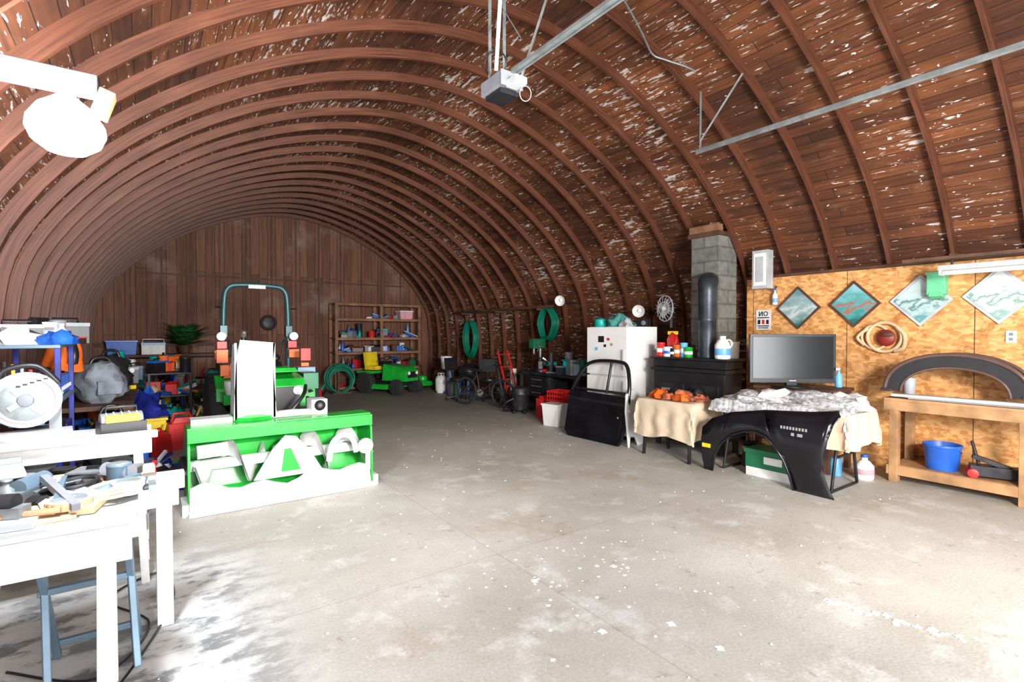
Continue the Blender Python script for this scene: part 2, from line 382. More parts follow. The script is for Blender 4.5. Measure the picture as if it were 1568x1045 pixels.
b.box((1.2,YB-.03,1.32),(4.4,.05,.09),WOODD); b.box((3.1,YB-.02,3.0),(6.6,.03,.04),WOODD); b.done()
b=B('block_chimney',(6.66,4.33,0)); b.box((0,0,1.5),(.44,.44,3.0),BLOCK); b.box((-.02,0,2.98),(.5,.5,.06),WOODD); b.box((-.2,0,3.06),(.12,.46,.10),WOODM); b.done()
b=B('floor_paint_splatters',bev=0)
nsp=[0]
def splat(x,y,r,e=1):
    nsp[0]+=1; n=12
    b.poly([(x+r*e*math.cos(2*pi*k/n)*(1+.3*math.sin(k*2.3+x*40)),y+r*math.sin(2*pi*k/n)*(1+.3*math.sin(k*2.3+x*40))) for k in range(n)],'xy',-.002,.0035+.000011*nsp[0],WHITEP)
for x,y,r in [(2.02,2.58,.024),(2.1,2.5,.012),(1.97,1.93,.022),(2.33,1.76,.024),(2.35,1.48,.022),(2.59,2.43,.022),(2.5,2.5,.016),(2.65,2.36,.016),(2.55,2.3,.012),(1.9,2.3,.012),(1.4,3.4,.018),(2.1,2.9,.012),(2.2,2.2,.012),(1.6,1.9,.012),(2.75,1.9,.012),(1.75,2.1,.01)]: splat(x,y,r)
for i in range(44):
    t=random.random(); splat(3.28+.25*t+random.gauss(0,.018), 1.42-.95*t+random.gauss(0,.025),random.uniform(.006,.02),1.4)
for i in range(60): splat(random.gauss(2.5,.35),random.gauss(2.5,.25),random.uniform(.003,.010))
for i in range(160): splat(random.uniform(.0,6),random.uniform(1.0,8),random.uniform(.003,.009))
b.done()
# ---------------------------------------------------------------- opener, tracks
b=B('garage_door_opener',(2.18,0,0))
b.box((0,3.2,3.44),(.19,.26,.10),GREY); b.box((0,3.06,3.44),(.195,.015,.11),GREY); b.box((.01,3.2,3.375),(.16,.2,.04),BLACK); b.box((.0,3.0,3.40),(.10,.12,.05),LGREY)
b.bar((0,3.05,3.5),(0,-2.0,3.5),.028,.03,STEEL); b.bar((.03,3.05,3.5),(.03,-2.0,3.5),.006,.045,STEEL)
for sx in(-.11,.11):
    b.bar((sx*.6,3.25,3.49),(sx*.6,3.25,4.60),.028,.004,STEEL)
    b.bar((sx,3.1,3.49),(sx*2.6,2.7,4.56),.028,.004,STEEL)
    b.bar((sx,3.1,3.8),(-sx,3.3,4.3),.022,.004,STEEL)
b.torus((.08,3.0,3.34),.05,.004,GREY,(0,1,.3)); b.torus((-.05,3.2,3.6),.09,.006,BLACK,(1,.5,.3)); b.done()
b=B('garage_door_track',(4.6,0,0))
b.bar((0,3.2,3.45),(0,-1.6,3.45),.025,.045,STEEL); b.bar((.02,3.2,3.475),(.02,-1.6,3.475),.045,.006,STEEL)
b.bar((0,3.15,3.45),(0,3.15,4.05),.03,.006,STEEL); b.bar((0,3.15,3.55),(.0,2.7,4.05),.025,.006,STEEL); b.done()
def onarch(x,ins=.12): return zat(x)-ins
b=B('electrical_conduit')
pts=[(2.5+.25*i,2.85+.09*i,onarch(2.5+.25*i,.125)) for i in range(8)]
pts+=[(4.38,3.42,onarch(4.38,.13)),(4.55,3.3,onarch(4.55,.14)),(4.62,3.22,onarch(4.62,.18))]
b.tube(smooth(pts,4),.010,STEEL); b.done()
# ---------------------------------------------------------------- lamp left
GLOW=V('bulb_glow',(.80,.88,1),emit=150)
b=B('work_light')
b.bar((-.78,3.0,2.71),(-.17,3.0,2.71),.09,.085,BEAM); b.box((-.15,3.0,2.64),(.06,.09,.12),WOOD,(0,.3,0))
b.cyl((-.28,3.0,2.67),(-.28,3.0,2.62),.03,WHITEP)
b.lathe([(.03,.03),(.05,.01),(.10,-.03),(.135,-.09),(.14,-.13),(.12,-.18),(.07,-.22),(.0,-.23)],(-.28,3.0,2.62),GLOW,24); b.done()
# ---------------------------------------------------------------- snowblower
b=B('snowblower_attachment',(1.11,5.28,0))
w=1.66
sidep=[(0,0),(.62,0),(.66,.1),(.66,.5),(.5,.72),(.12,.74),(.0,.60),(-.02,.2)]
for sx in(-w/2,w/2-.02): b.poly(sidep,'yz',sx,.02,GREEN)
prof=[(.05,.74),(.30,.735),(.38,.66),(.42,.5),(.42,.3),(.38,.12),(.3,.03)]
for i in range(len(prof)-1):
    (y0,z0),(y1,z1)=prof[i],prof[i+1]
    if z0-z1<.01: b.box((0,(y0+y1)/2,z0),(w,y1-y0,.015),GREEN)
    else: b.poly([(y0,z0),(y1,z1),(y1+.015,z1),(y0+.015,z0)],'yz',-w/2,w,GREEN)
b.box((0,.02,.68),(w,.05,.11),GREEN); b.box((0,.15,.015),(w,.4,.02),WHITE)
top=[(-.82+.1*i/1.0, .21+.035*math.sin(i*1.35)+.03*math.sin(i*.55+1)) for i in range(17)]
b.poly([(-.82,.0)]+[(x,z) for x,z in top]+[(.80,.0)],'xz',-.05,.03,WHITE)
b.box((0,-.08,.02),(w,.10,.03),WHITE)
b.cyl((-w/2,.2,.38),(w/2,.2,.38),.05,WHITE)
for sgn in(-1,1):
    for off in(0,.014):
        def hx(u,v,sgn=sgn,off=off):
            a=u*2*pi*1.6*sgn+.6; r=.05+.17*v
            return (sgn*(.18+u*.60)+off,.2+r*math.cos(a)*.8,.39+r*math.sin(a))
        b.grid(hx,60,3,WHITE)
b.lathe([(.1,-.1),(.13,-.05),(.13,.05),(.1,.1)],(0,.2,.38),WHITE,16,(1,0,0))
b.poly([(-.30,.2),(-.14,.47),(-.02,.60),(.08,.58),(.20,.44),(.34,.2)],'xz',.05,.02,WHITE)
b.poly([(-.06,.25),(-.03,.47),(.03,.47),(.12,.25)],'xz',.045,.01,GREEN)
b.tube([(-.76,.0,.54),(-.52,.0,.55)],.06,WHITE,16); b.tube(smooth([(.38,.0,.3),(.42,.0,.48),(.52,.0,.55),(.62,.0,.50),(.66,.0,.36)],4),.03,WHITE,8)
for sx in(-1,1):
    b.lathe([(.09,0),(.09,.04),(.04,.06)],(sx*w/2,.26,.38),BLACK,16,(sx,0,0)); b.box((sx*(w/2+.02),.1,.05),(.05,.3,.1),WHITE)
b.lathe([(.0,0),(.08,0),(.08,.03),(.0,.03)],(.74,-.03,.42),LGREY,16,(0,-1,0)); b.box((.77,-.03,.28),(.05,.02,.24),LGREY)
b.lathe([(.24,.72),(.24,.78),(.19,.80)],(-.26,.42,0),GREEN,24)
b.poly([(-.44,.76),(-.06,.76),(-.09,1.3),(-.07,1.50),(-.38,1.53),(-.42,1.3)],'xz',.24,.02,WHITE)
for x in(-.43,-.09): b.poly([(.24,.76),(.58,.76),(.52,1.2),(.40,1.48),(.24,1.5)],'yz',x,.02,WHITE)
b.box((-.25,.235,1.36),(.30,.012,.02),LGREY); b.box((-.25,.235,.95),(.30,.012,.02),LGREY)
b.tube(smooth([(.1,.45,.75),(.25,.5,.92),(.35,.8,1.0)],4),.02,BLACK)
b.box((.36,.36,.82),(.16,.2,.16),WHITE); b.lathe([(.0,0),(.055,0),(.055,.02),(0,.02)],(.36,.255,.84),BLACK,16,(0,-1,0))
b.box((-.62,.34,.77),(.34,.2,.05),WHITE); b.sph((.1,.35,.75),(.35,.12,.05),WHITE,14,.5,3,True)
b.box((0,.50,.35),(.6,.14,.2),BLACK)
b.done()
# ---------------------------------------------------------------- tractor
b=B('compact_tractor',(1.28,6.38,0))
b.box((0,.12,.62),(.5,.3,.22),BLACK)
b.poly([(-.02,.62),(-.02,.98),(.06,1.06),(.95,1.16),(.95,.62)],'yz',-.25,.5,GREEN)
b.box((0,.44,1.12),(.38,.8,.05),GREEN,(-.11,0,0),.8,.95)
b.box((0,-.035,.82),(.36,.03,.3),BLACK)
for sx in(-.15,.15): b.lathe([(.055,0),(.055,.03),(.03,.04)],(sx,-.05,.93),WHITEP,16,(0,-1,0))
for sx in(-.255,.255): b.box((sx,.5,.93),(.012,.8,.05),YEL); b.box((sx,.5,.78),(.012,.5,.14),BLACK)
for sx in(-.47,.47): b.wheel((sx,.18,.33),.32,.2,YEL)
b.bar((-.45,.18,.33),(.45,.18,.33),.1,.1,BLACK)
for sx in(-.5,.5): b.wheel((sx,1.35,.53),.52,.32,YEL)
b.bar((-.45,1.35,.5),(.45,1.35,.5),.2,.2,BLACK); b.box((0,1.1,.5),(.45,.9,.3),GREEN)
b.box((0,1.05,.56),(.9,.5,.03),BLACK)
for sx in(-.42,.42):
    b.poly([(.85,.6),(.9,.9),(1.1,1.05),(1.6,1.05),(1.8,.9),(1.75,.87),(1.58,1.0),(1.12,1.0),(.95,.88),(.9,.6)],'yz',sx-.17,.34,GREEN)
    b.box((sx*1.15,1.0,1.12),(.10,.05,.14),ORANGE); b.box((sx*1.2,1.05,1.3),(.13,.06,.17),ORANGE if sx<0 else RED); b.cyl((sx*1.1,1.08,1.0),(sx*1.1,1.08,1.25),.015,BLACK)
b.box((0,1.4,.92),(.46,.42,.1),YEL); b.box((0,1.62,1.15),(.44,.1,.42),YEL,(-.15,0,0))
b.box((0,.98,1.12),(.36,.16,.14),BLACK,(.4,0,0)); b.bar((0,1.0,1.1),(0,1.12,1.22),.04,.04,BLACK); b.torus((0,1.14,1.25),.18,.016,BLACK,(0,.5,1)); b.bar((-.17,1.14,1.25),(.17,1.14,1.25),.02,.015,BLACK)
rp=smooth([(-.42,1.72,.6),(-.42,1.70,1.3),(-.41,1.68,2.0),(-.36,1.68,2.22),(-.2,1.68,2.27),(.2,1.68,2.27),(.36,1.68,2.22),(.41,1.68,2.0),(.42,1.70,1.3),(.42,1.72,.6)],5)
b.tube(rp,.036,ROPS,10)
b.box((.0,1.64,2.25),(.22,.012,.05),WHITEP)
for sx in(-1,1):
    b.box((sx*.42,1.68,1.62),(.09,.1,.16),ROPS); b.tube([(sx*.45,1.66,1.95),(sx*.52,1.6,1.95)],.012,BLACK)
    b.lathe([(.05,0),(.06,.03),(.06,.09),(.02,.1)],(sx*.46,1.6,1.55),WHITEP,14,(0,-1,0)); b.box((sx*.45,1.6,1.43),(.12,.08,.1),RED); b.box((sx*.47,1.58,1.30),(.14,.07,.12),ORANGE)
    b.tube(smooth([(sx*.36,1.68,1.5),(sx*.3,1.6,1.1),(sx*.35,1.5,.9)],5),.012,BLACK)
b.poly([(-.50,1.02),(-.18,1.02),(-.34,1.36)],'xz',1.0,.01,ORANGE); b.poly([(-.45,1.05),(-.23,1.05),(-.34,1.29)],'xz',.99,.01,RED)
b.cyl((-.3,.75,1.0),(-.3,.75,1.55),.025,BLACK); b.cyl((-.3,.75,1.55),(-.3,.72,1.62),.03,CHROME)
b.box((.42,.75,1.05),(.22,.25,.2),BLUEGREY); b.box((-.45,.7,.8),(.2,.4,.12),GREEN); b.bar((-.3,-.2,.4),(-.3,.7,.5),.06,.1,GREEN); b.bar((.3,-.2,.4),(.3,.7,.5),.06,.1,GREEN)
b.box((.38,.4,1.0),(.18,.3,.2),DGREEN); b.lathe([(.1,0),(.12,.1),(.12,.16)],(-.42,.55,.86),WHITEP,18); b.box((-.4,.15,.85),(.14,.2,.2),RED)
b.done()

# ---------------------------------------------------------------- left foreground sawhorses
def sawhorse(loc,x0,x1,h,wd=.3,lw=.075,xl=.1):
    b=B('sawhorse',loc)
    b.box(((x0+x1)/2,0,h-.045),(x1-x0,.09,.09),WHITE); b.box(((x0+x1)/2,-.06,h-.10),(x1-x0-.06,.02,.15),WHITE)
    for x in(x0+.1,x1-xl):
        for sy in(-1,1):
            b.bar((x,sy*.04,h-.04),(x+.0,sy*wd,0.0),lw,.035,WHITE)
        b.bar((x,-wd*.45,h*.55),(x,wd*.45,h*.55),.02,.07,WHITE)
    return b.done()
sawhorse((0,2.80,0),-.86,-.03,.80,.14,.06,.12)
sawhorse((0,3.52,0),-.86,.17,.80,.16,.075,.1)
b=B('plywood_worktop',(-.42,3.17,.80)); b.box((-.02,0,.01),(.80,.86,.02),LGREY); b.box((-.1,-.15,.028),(.5,.5,.016),WOODL,(0,0,.1)); b.box((-.25,-.36,.035),(.6,.09,.03),LGREY,(0,0,-.05)); b.box((.26,.03,.04),(.09,.75,.035),WOODL,(0,0,-.2)); b.box((.16,-.05,.055),(.06,.6,.025),WOOD,(0,0,-.3)); b.box((.1,.33,.04),(.7,.08,.04),WOODL,(0,0,.05)); b.done()
b=B('folding_steel_stand',(-.22,3.16,0))
for x in(-.2,.12):
    b.bar((x,-.16,.78),(x+.05,.16,0.01),.03,.03,BLUEGREY); b.bar((x,.16,.78),(x+.05,-.16,0.01),.03,.03,BLUEGREY)
b.bar((-.2,.0,.4),(.16,.0,.4),.03,.03,BLUEGREY); b.bar((-.2,.15,.08),(.16,.15,.08),.03,.03,BLUEGREY); b.done()
def tools(name,loc,sx,sy,n,seed,mats=None,hmax=.25,rz=0):
    if n==0: return
    rnd=random.Random(seed); b=B(name,loc,rz,.003); mats=mats or [BLACK,GREY,LGREY,RED,BLUE,YEL,WHITEP,WOODL,STEEL,TEAL,ORANGE,BLUEGREY]
    for i in range(n):
        x=rnd.uniform(-sx/2,sx/2);y=rnd.uniform(-sy/2,sy/2);m=rnd.choice(mats);m2=rnd.choice(mats);k=rnd.randrange(9);a=rnd.uniform(0,pi);h=rnd.uniform(.3,1)*hmax
        b.T=Matrix.Translation((x,y,0))@Matrix.Rotation(a,4,'Z')
        if k==0:
            r=.05+.04*rnd.random(); b.lathe([(r*.96,0),(r,.008),(r,h*.9),(r*1.04,h*.92),(r*1.04,h)],(0,0,0),m,16); b.lathe([(r*.8,h),(r*.7,h+.006)],(0,0,0),STEEL,16)
        elif k==1:
            b.lathe([(.035,0),(.04,.02),(.04,h*.6),(.015,h*.8),(.015,h*.93),(.02,h*.93),(.02,h)],(0,0,0),m,12)
        elif k==2:
            b.cyl((-.09,0,h*.6+.03),(.08,0,h*.6+.03),.035,m); b.cyl((.08,0,h*.6+.03),(.13,0,h*.6+.03),.02,BLACK,.008); b.bar((-.05,0,h*.6),(-.07,0,.04),.035,.05,BLACK); b.box((-.06,0,.025),(.12,.07,.05),m2)
        elif k==3:
            b.box((0,0,h*.3),(.28,.14,h*.6),m); b.box((0,0,h*.65),(.29,.15,h*.12),m2); b.tube([(-.08,0,h*.7),(-.08,0,h*.85),(.08,0,h*.85),(.08,0,h*.7)],.01,BLACK)
        elif k==4:
            b.tube([(-.14,0,.015),(.12,0,.018)],.013,m); b.box((.13,0,.02),(.03,.11,.035),STEEL)
        elif k==5:
            b.box((0,0,h*.35),(.2,.16,h*.7),m2,(0,0,0),.96,.96); b.box((.11,0,h*.72),(.08,.15,.006),m2,(0,-.6,0)); b.box((-.11,0,h*.72),(.08,.15,.006),m2,(0,.6,0))
        elif k==6:
            for q in range(3): b.torus((0,0,.012+.016*q),.09-.005*q,.009,m,(0,.05*q,1),20,6)
        elif k==7:
            b.bar((-.2,0,.02),(.2,.03,h*.8),.03,.03,m); b.bar((-.1,.05,.01),(.18,-.04,h*.5),.02,.06,m2)
        else:
            b.sph((0,0,0),(.13,.10,h*.5),m,12,.7,3,True)
    b.T=Matrix.Identity(4); b.done()
def benchsaw(name,loc,rz=0):
    b=B(name,loc,rz); b.box((0,0,.06),(.3,.26,.12),GREY,(0,0,0),.9,.9); b.box((0,0,.13),(.36,.30,.02),LGREY); b.box((0,.12,.155),(.36,.02,.03),STEEL)
    b.lathe([(.0,-.002),(.06,-.002),(.06,.002),(0,.002)],(0,0,.15),CHROME,20,(0,1,0)); b.box((0,-.135,.06),(.1,.02,.06),BLACK); b.cyl((.1,-.14,.06),(.1,-.18,.06),.03,BLACK); b.done()
benchsaw('benchtop_table_saw',(-.66,3.30,.82),.2)
tools('hand_tool_clutter',(-.36,3.12,.845),.58,.6,24,3,[GREY,BLACK,WOODL,IRON,BLUEGREY,STEEL,WHITEP,WOOD],.11)
b=B('white_workbench',(-.40,4.22,0))
b.box((0,0,.93),(.84,.5,.035),WHITE); b.box((0,-.24,.88),(.84,.03,.08),WHITE); b.box((.0,-.27,.96),(.90,.07,.04),WHITE,(0,0,.03))
for x in(-.38,.38):
    for y in(-.2,.2): b.bar((x*.9,y,.92),(x,y,0),.045,.045,WHITE)
    b.bar((x,-.2,.3),(x,.2,.3),.04,.06,WHITE)
b.box((0,0,.3),(.8,.36,.02),WOODL); b.box((0,0,.62),(.76,.36,.02),GREY); b.done()
b=B('mitre_saw',(-.56,4.16,.95),-pi/2+.1)
b.lathe([(.17,0),(.18,.01),(.18,.04),(.12,.05)],(0,0,0),LGREY,24); b.box((0,.0,.035),(.16,.36,.05),LGREY)
b.bar((-.08,.1,.04),(-.1,.1,.26),.08,.06,GREY); b.bar((-.1,.12,.25),(-.02,-.02,.32),.05,.06,GREY)
b.lathe([(.03,-.03),(.155,-.03),(.165,-.02),(.165,.02),(.155,.03),(.03,.03)],(.0,-.03,.25),V('guard_white',(.66,.66,.69),rough=.3),36,(1,0,0))
b.lathe([(.0,.0),(.12,.0),(.12,.004),(0,.004)],(.032,-.03,.25),STEEL,32,(1,0,0)); b.lathe([(0,0),(.04,0),(.035,.02),(0,.02)],(.034,-.03,.25),GREY,16,(1,0,0)); b.torus((.036,-.03,.25),.135,.006,PINK,(1,0,0),32,6)
b.box((.04,-.03,.25),(.006,.18,.03),LGREY,(.6,0,0)); b.box((.04,-.03,.25),(.006,.18,.03),LGREY,(-.9,0,0))
b.cyl((-.03,.0,.3),(-.22,.0,.33),.06,GREY); b.tube(smooth([(0,.12,.34),(0,.02,.45),(0,-.12,.43),(0,-.16,.34)],5),.016,BLACK)
for k in range(5): b.box((.045,.06-.03*k,.375-.01*k),(.004,.02,.01),BLACK)
b.done()
b=B('portable_planer',(-.14,4.17,.95),.2)
b.box((0,0,.04),(.24,.18,.08),BLACK); b.box((0,0,.10),(.18,.14,.05),YEL); b.cyl((-.11,0,.08),(.11,0,.08),.055,GREY); b.tube([(-.08,0,.12),(-.08,0,.17),(.08,0,.17),(.08,0,.12)],.010,BLACK)
for k in range(5): b.torus((-.08+.04*k,0,.08),.057,.005,LGREY,(1,0,0),20,6)
b.done()
tools('hand_tool_clutter.001',(-.4,4.22,.313),.6,.26,9,8,None,.22)
tools('hand_tool_clutter.002',(-.4,4.22,.633),.6,.26,9,9,[GREY,BLACK,LGREY,WHITEP,BLUEGREY,RED],.2)
b=B('extension_cord'); b.tube(smooth([(-.5,2.62,.012),(-.2,2.75,.012),(.0,3.2,.012),(0.12,3.7,.012),(.05,4.1,.012),(-.2,3.85,.012),(.0,3.4,.012),(-.2,3.0,.012),(-.55,3.3,.012)],8),.007,BLACK,6); b.done()

# ---------------------------------------------------------------- left wall
b=B('tool_rack',(-.70,5.35,0))
for x in(-.17,.17):
    for y in(-.4,.4): b.bar((x,y,0),(x,y,1.52),.035,.035,DBLUE)
for z in(.25,.7,1.1,1.5): b.box((0,0,z),(.38,.86,.025),BLUEGREY)
for k in range(9):
    y=-.34+.085*k; b.box((.03,y,1.19),(.26,.07,.14),BLUE,(0,0,0),1.05,1.0); b.box((.17,y,1.17),(.01,.05,.03),WHITEP)
b.box((.06,-.25,.83),(.24,.3,.22),BLACK);b.box((.06,.15,.8),(.24,.35,.16),DBLUE)
for k in range(8):
    x=-.15+.045*k; b.bar((x,-.44,1.42-.02*k),(x+.01,-.44,1.05-.03*(k%3)),.02,.015,[RED,BLACK,YEL,STEEL][k%4]); b.box((x,-.44,1.03-.03*(k%3)),(.05,.03,.06),[STEEL,GREY,LBLUE][k%3])
b.done()
tools('rack_top_clutter',(-.68,5.35,1.513),.32,.7,26,12,[LBLUE,BLACK,WHITEP,BLUE,GREY,BLACK,RED],.24)
tools('rack_shelf_clutter',(-.70,5.35,.263),.3,.7,9,13,[BLACK,WHITEP,GREY,LGREY,CARD,RED],.36)
b=B('work_jacket',(-.62,6.75,0))
b.bar((-.18,0,0),(-.18,0,1.66),.05,.05,WOODD); b.bar((-.18,0,1.62),(-.05,0,1.62),.03,.03,WOODD)
def jk(u,v):
    a=u*2*pi; z=1.60-v*.36; r=.07+.09*v+.02*math.sin(a*5+v*4)
    return (-.06+r*math.cos(a),r*1.3*math.sin(a),z+.03*math.sin(a*2))
b.grid(jk,36,14,ORANGE); b.sph((-.08,0,1.59),(.09,.12,.07),ORANGE,14,.4)
b.tube(smooth([(0,.13,1.55),(.03,.22,1.42),(.03,.24,1.28)],4),.04,ORANGE,10); b.tube(smooth([(0,-.13,1.55),(.04,-.2,1.4),(.03,-.2,1.3)],4),.04,BLACK,10)
b.done()
b=B('tool_workbench',(-.5,9.1,0))
b.box((0,0,.80),(.75,4.4,.05),WOODD); b.box((0,0,.25),(.7,4.3,.03),WOODD)
for y in(-2.1,-.75,.75,2.1):
    for x in(-.32,.32): b.bar((x,y,0),(x,y,.79),.08,.08,WOODD)
b.done()
tools('bench_clutter',(-.5,9.8,.826),.66,2.9,64,21,None,.48)
tools('bench_clutter.001',(-.5,9.0,.266),.6,4.0,40,22,None,.42)
def bag(name,loc,r,m,rz=0):
    b=B(name,loc,rz); b.sph((0,0,r[2]*.85),r,m,20,.35,2.5); b.tube(smooth([(-r[0]*.5,0,r[2]*1.5),(-r[0]*.3,0,r[2]*2.0),(r[0]*.3,0,r[2]*2.0),(r[0]*.5,0,r[2]*1.5)],5),.018,BLACK); b.box((0,-r[1]*.95,r[2]*.7),(r[0],.05,r[2]*.6),m); b.done()
bag('duffel_bag',(-.42,7.3,.83),(.22,.22,.24),GREYBAG,.4)
bag('backpack',(-.36,7.95,.83),(.2,.2,.27),BLACK,-.3)
bag('backpack.001',(-.30,6.55,0.0),(.22,.18,.42),BLACK,.2)
b=B('yellow_storage_bin',(.02,8.72,0)); b.box((0,0,.2),(.34,.34,.4),YEL,(0,0,0),1.12,1.12); b.box((0,0,.41),(.42,.42,.035),YEL); b.done()
b=B('blue_tarp',(.0,8.76,.428)); b.sph((0,0,0.0),(.22,.22,.30),DBLUE,20,.6,2.5,True); b.sph((.02,.1,0),(.12,.1,.36),BLUE,14,.5,3,True); b.done()
def gascan(loc,rz=0,m=RED,sc_=1):
    b=B('gas_can',loc,rz,.012); b.T=Matrix.Scale(sc_,4); b.box((0,0,.16),(.36,.22,.32),m,(0,0,0),.95,.95); b.box((0,0,.35),(.26,.14,.07),m,(0,0,0),.7,.8)
    b.tube([(-.12,0,.33),(-.1,0,.43),(.06,0,.43),(.1,0,.36)],.018,m); b.cyl((.13,0,.32),(.15,0,.38),.035,BLACK); b.tube([(.15,0,.38),(.2,0,.5)],.014,YEL)
    b.box((0,-.112,.17),(.22,.01,.16),m); b.done()
gascan((.40,8.45,0),.15,RED,1.12); gascan((.10,8.1,0),.9,RED,.8)
b=B('green_watering_can',(.60,9.1,0)); b.lathe([(.14,0),(.15,.02),(.13,.3),(.1,.34)],(0,0,0),GREEN,20); b.tube([(.12,0,.1),(.25,0,.28),(.34,0,.42)],.02,GREEN); b.lathe([(.02,0),(.05,.04)],(.34,0,.42),GREEN,14,(.5,0,.6)); b.torus((-.12,0,.25),.1,.014,GREEN,(0,1,0)); b.done()
b=B('metal_shelf_cart',(.3,10.4,0))
for x in(-.28,.28):
    for y in(-.5,.5): b.bar((x,y,0),(x,y,.95),.035,.035,IRON)
for z in(.2,.58,.94): b.box((0,0,z),(.6,1.04,.025),IRON)
b.done()
tools('cart_clutter',(.3,10.4,.954),.5,.9,18,35,None,.36); tools('cart_clutter.001',(.3,10.4,.594),.5,.9,14,36,None,.3); tools('cart_clutter.002',(.3,10.4,.214),.5,.9,14,37,None,.3)
tools('floor_tool_clutter',(.0,6.7,.0),.4,1.0,16,33,[RED,BLACK,GREEN,BLUE,GREY,WHITEP,CARD,DBLUE],.42)
tools('floor_tool_clutter.001',(.6,12.2,.0),1.6,1.8,34,34,[RED,BLACK,GREEN,BLUE,GREY,WHITEP,CARD,TEAL,YEL],.7)
tools('floor_tool_clutter.002',(-.1,5.35,.0),.5,1.1,14,35,[RED,BLACK,CARD,BLUE,GREY,WHITEP,CARD],.45)
tools('floor_tool_clutter.003',(2.6,12.9,.0),1.6,1.0,22,38,[RED,BLACK,GREEN,IRON,GREY,CARD,TEAL,BLACK],.6)
# ---------------------------------------------------------------- back wall left bench
b=B('rear_workbench',(.9,14.3,0))
b.box((0,0,1.08),(3.5,.6,.06),WOODD)
for x in(-1.68,-.55,.55,1.68):
    for y in(-.25,.25): b.bar((x,y,0),(x,y,1.06),.09,.09,WOODD)
b.box((0,0,.35),(3.4,.5,.04),WOODD); b.done()
tools('rear_bench_clutter',(1.95,14.28,1.111),1.2,.4,16,41,None,.34)
tools('rear_bench_clutter.001',(.9,14.28,.371),3.1,.4,34,42,None,.5)
b=B('storage_tote',(-.45,14.3,1.11)); b.box((0,0,.14),(.5,.34,.28),BLUE,(0,0,0),1.1,1.1); b.box((0,0,.3),(.58,.4,.04),BLUE); b.done()
b=B('cooler_box',(.12,14.2,1.11)); b.box((0,0,.11),(.44,.28,.22),WHITE); b.box((0,0,.24),(.46,.3,.05),LBLUE); b.tube([(-.2,0,.22),(-.2,0,.34),(.2,0,.34),(.2,0,.22)],.012,WHITEP); b.done()
b=B('artificial_fern',(.72,14.2,1.11))
b.lathe([(.1,0),(.14,.18),(.15,.2)],(0,0,0),WOODD,18)
rn=random.Random(5)
for k in range(110):
    a=rn.uniform(0,2*pi); L=rn.uniform(.45,.8); el=rn.uniform(.15,1.3)
    def fr(u,v,a=a,L=L,el=el):
        r=L*u*math.cos(el*(1-.4*u)); z=.2+L*u*math.sin(el)*(1.3-.75*u)*1.3; w=.075*math.sin(pi*min(1,u*.95+.05))*(v-.5)*2*(.6+.4*abs(math.sin(u*22)))
        y=(r*math.sin(a)+w*math.cos(a)); y=min(y,.38)
        return (r*math.cos(a)-w*math.sin(a),y*.8,z)
    b.grid(fr,12,2,LEAF)
b.done()
b=B('round_wreath',(2.6,14.62,1.86)); b.torus((0,0,0),.17,.035,V('wreath_brown',(.04,.025,.02),rough=.9),(0,1,0),28,8); b.lathe([(0,0),(.15,0),(.15,.01),(0,.01)],(0,0,0),IRON,24,(0,1,0)); b.done()
# ---------------------------------------------------------------- wooden shelf unit
b=B('wooden_shelving_unit',(5.40,14.32,0))
for x in(-1.22,0.05,1.22):
    for y in(-.27,.27): b.bar((x,y,0),(x,y,2.42),.08,.05,WOODM)
for z in(.1,.6,1.05,1.45,1.98,2.4): b.box((0,0,z),(2.5,.6,.03),WOODM); b.box((0,-.3,z-.02),(2.5,.03,.07),WOODM)
b.done()
for i,(z,h) in enumerate([(.616,.36),(1.066,.32),(1.466,.42),(1.996,.3),(.116,.4)]):
    tools('shelf_clutter' if i==0 else 'shelf_clutter.%03d'%i,(5.40,14.32,z),1.2 if i==3 else 2.1,.36,[26,26,26,8,22][i],50+i,[BLACK,BLUE,GREY,RED,BLUEGREY,TEAL,IRON,LBLUE,BLUE,WOODD,WHITEP,DGREEN],h)
b=B('storage_tote.001',(6.25,14.3,1.996)); b.box((0,0,.11),(.36,.34,.22),PINK,(0,0,0),1.1,1.1); b.box((0,0,.235),(.42,.4,.03),WHITEP); b.done()
# ---------------------------------------------------------------- hoses
def hosehang(name,loc,n,R,H,rz=0):
    b=B(name,loc,rz)
    b.box((.03,0,H*.62),(.06,.14,.1),IRON)
    for k in range(n):
        r=R*(.8+.25*random.random()); hh=H*(.85+.25*random.random())
        b.tube(smooth([(-.03-.012*k,-r*.4,H*.62),(-.03-.012*k,0,H*.7),(-.03-.012*k,r*.4,H*.62),(-.02-.012*k,r*.9,0),(-.02-.012*k,r*.55,-hh*.75),(-.02-.012*k,0,-hh*.95),(-.02-.012*k,-r*.55,-hh*.75),(-.02-.012*k,-r*.9,0)],5,True),.018,HOSE,6,closed=True)
    b.done()
hosehang('garden_hose',(7.1,11.7,1.5),14,.3,.55)
hosehang('garden_hose.001',(7.1,8.5,1.83),14,.3,.4)
b=B('garden_hose.002',(4.15,13.6,0),0)
rn=random.Random(9)
for k in range(12):
    R0=.34+rn.uniform(-.05,.05); b.torus((rn.uniform(-.03,.03),.018*k-.1,R0+.03),R0,.017,HOSE,(rn.uniform(-.08,.08),1,rn.uniform(-.1,.1)),36,6)
b.box((0,.05,.02),(.5,.4,.04),WOODD); b.bar((0,.18,.0),(0,.18,.8),.05,.05,WOODD); b.done()
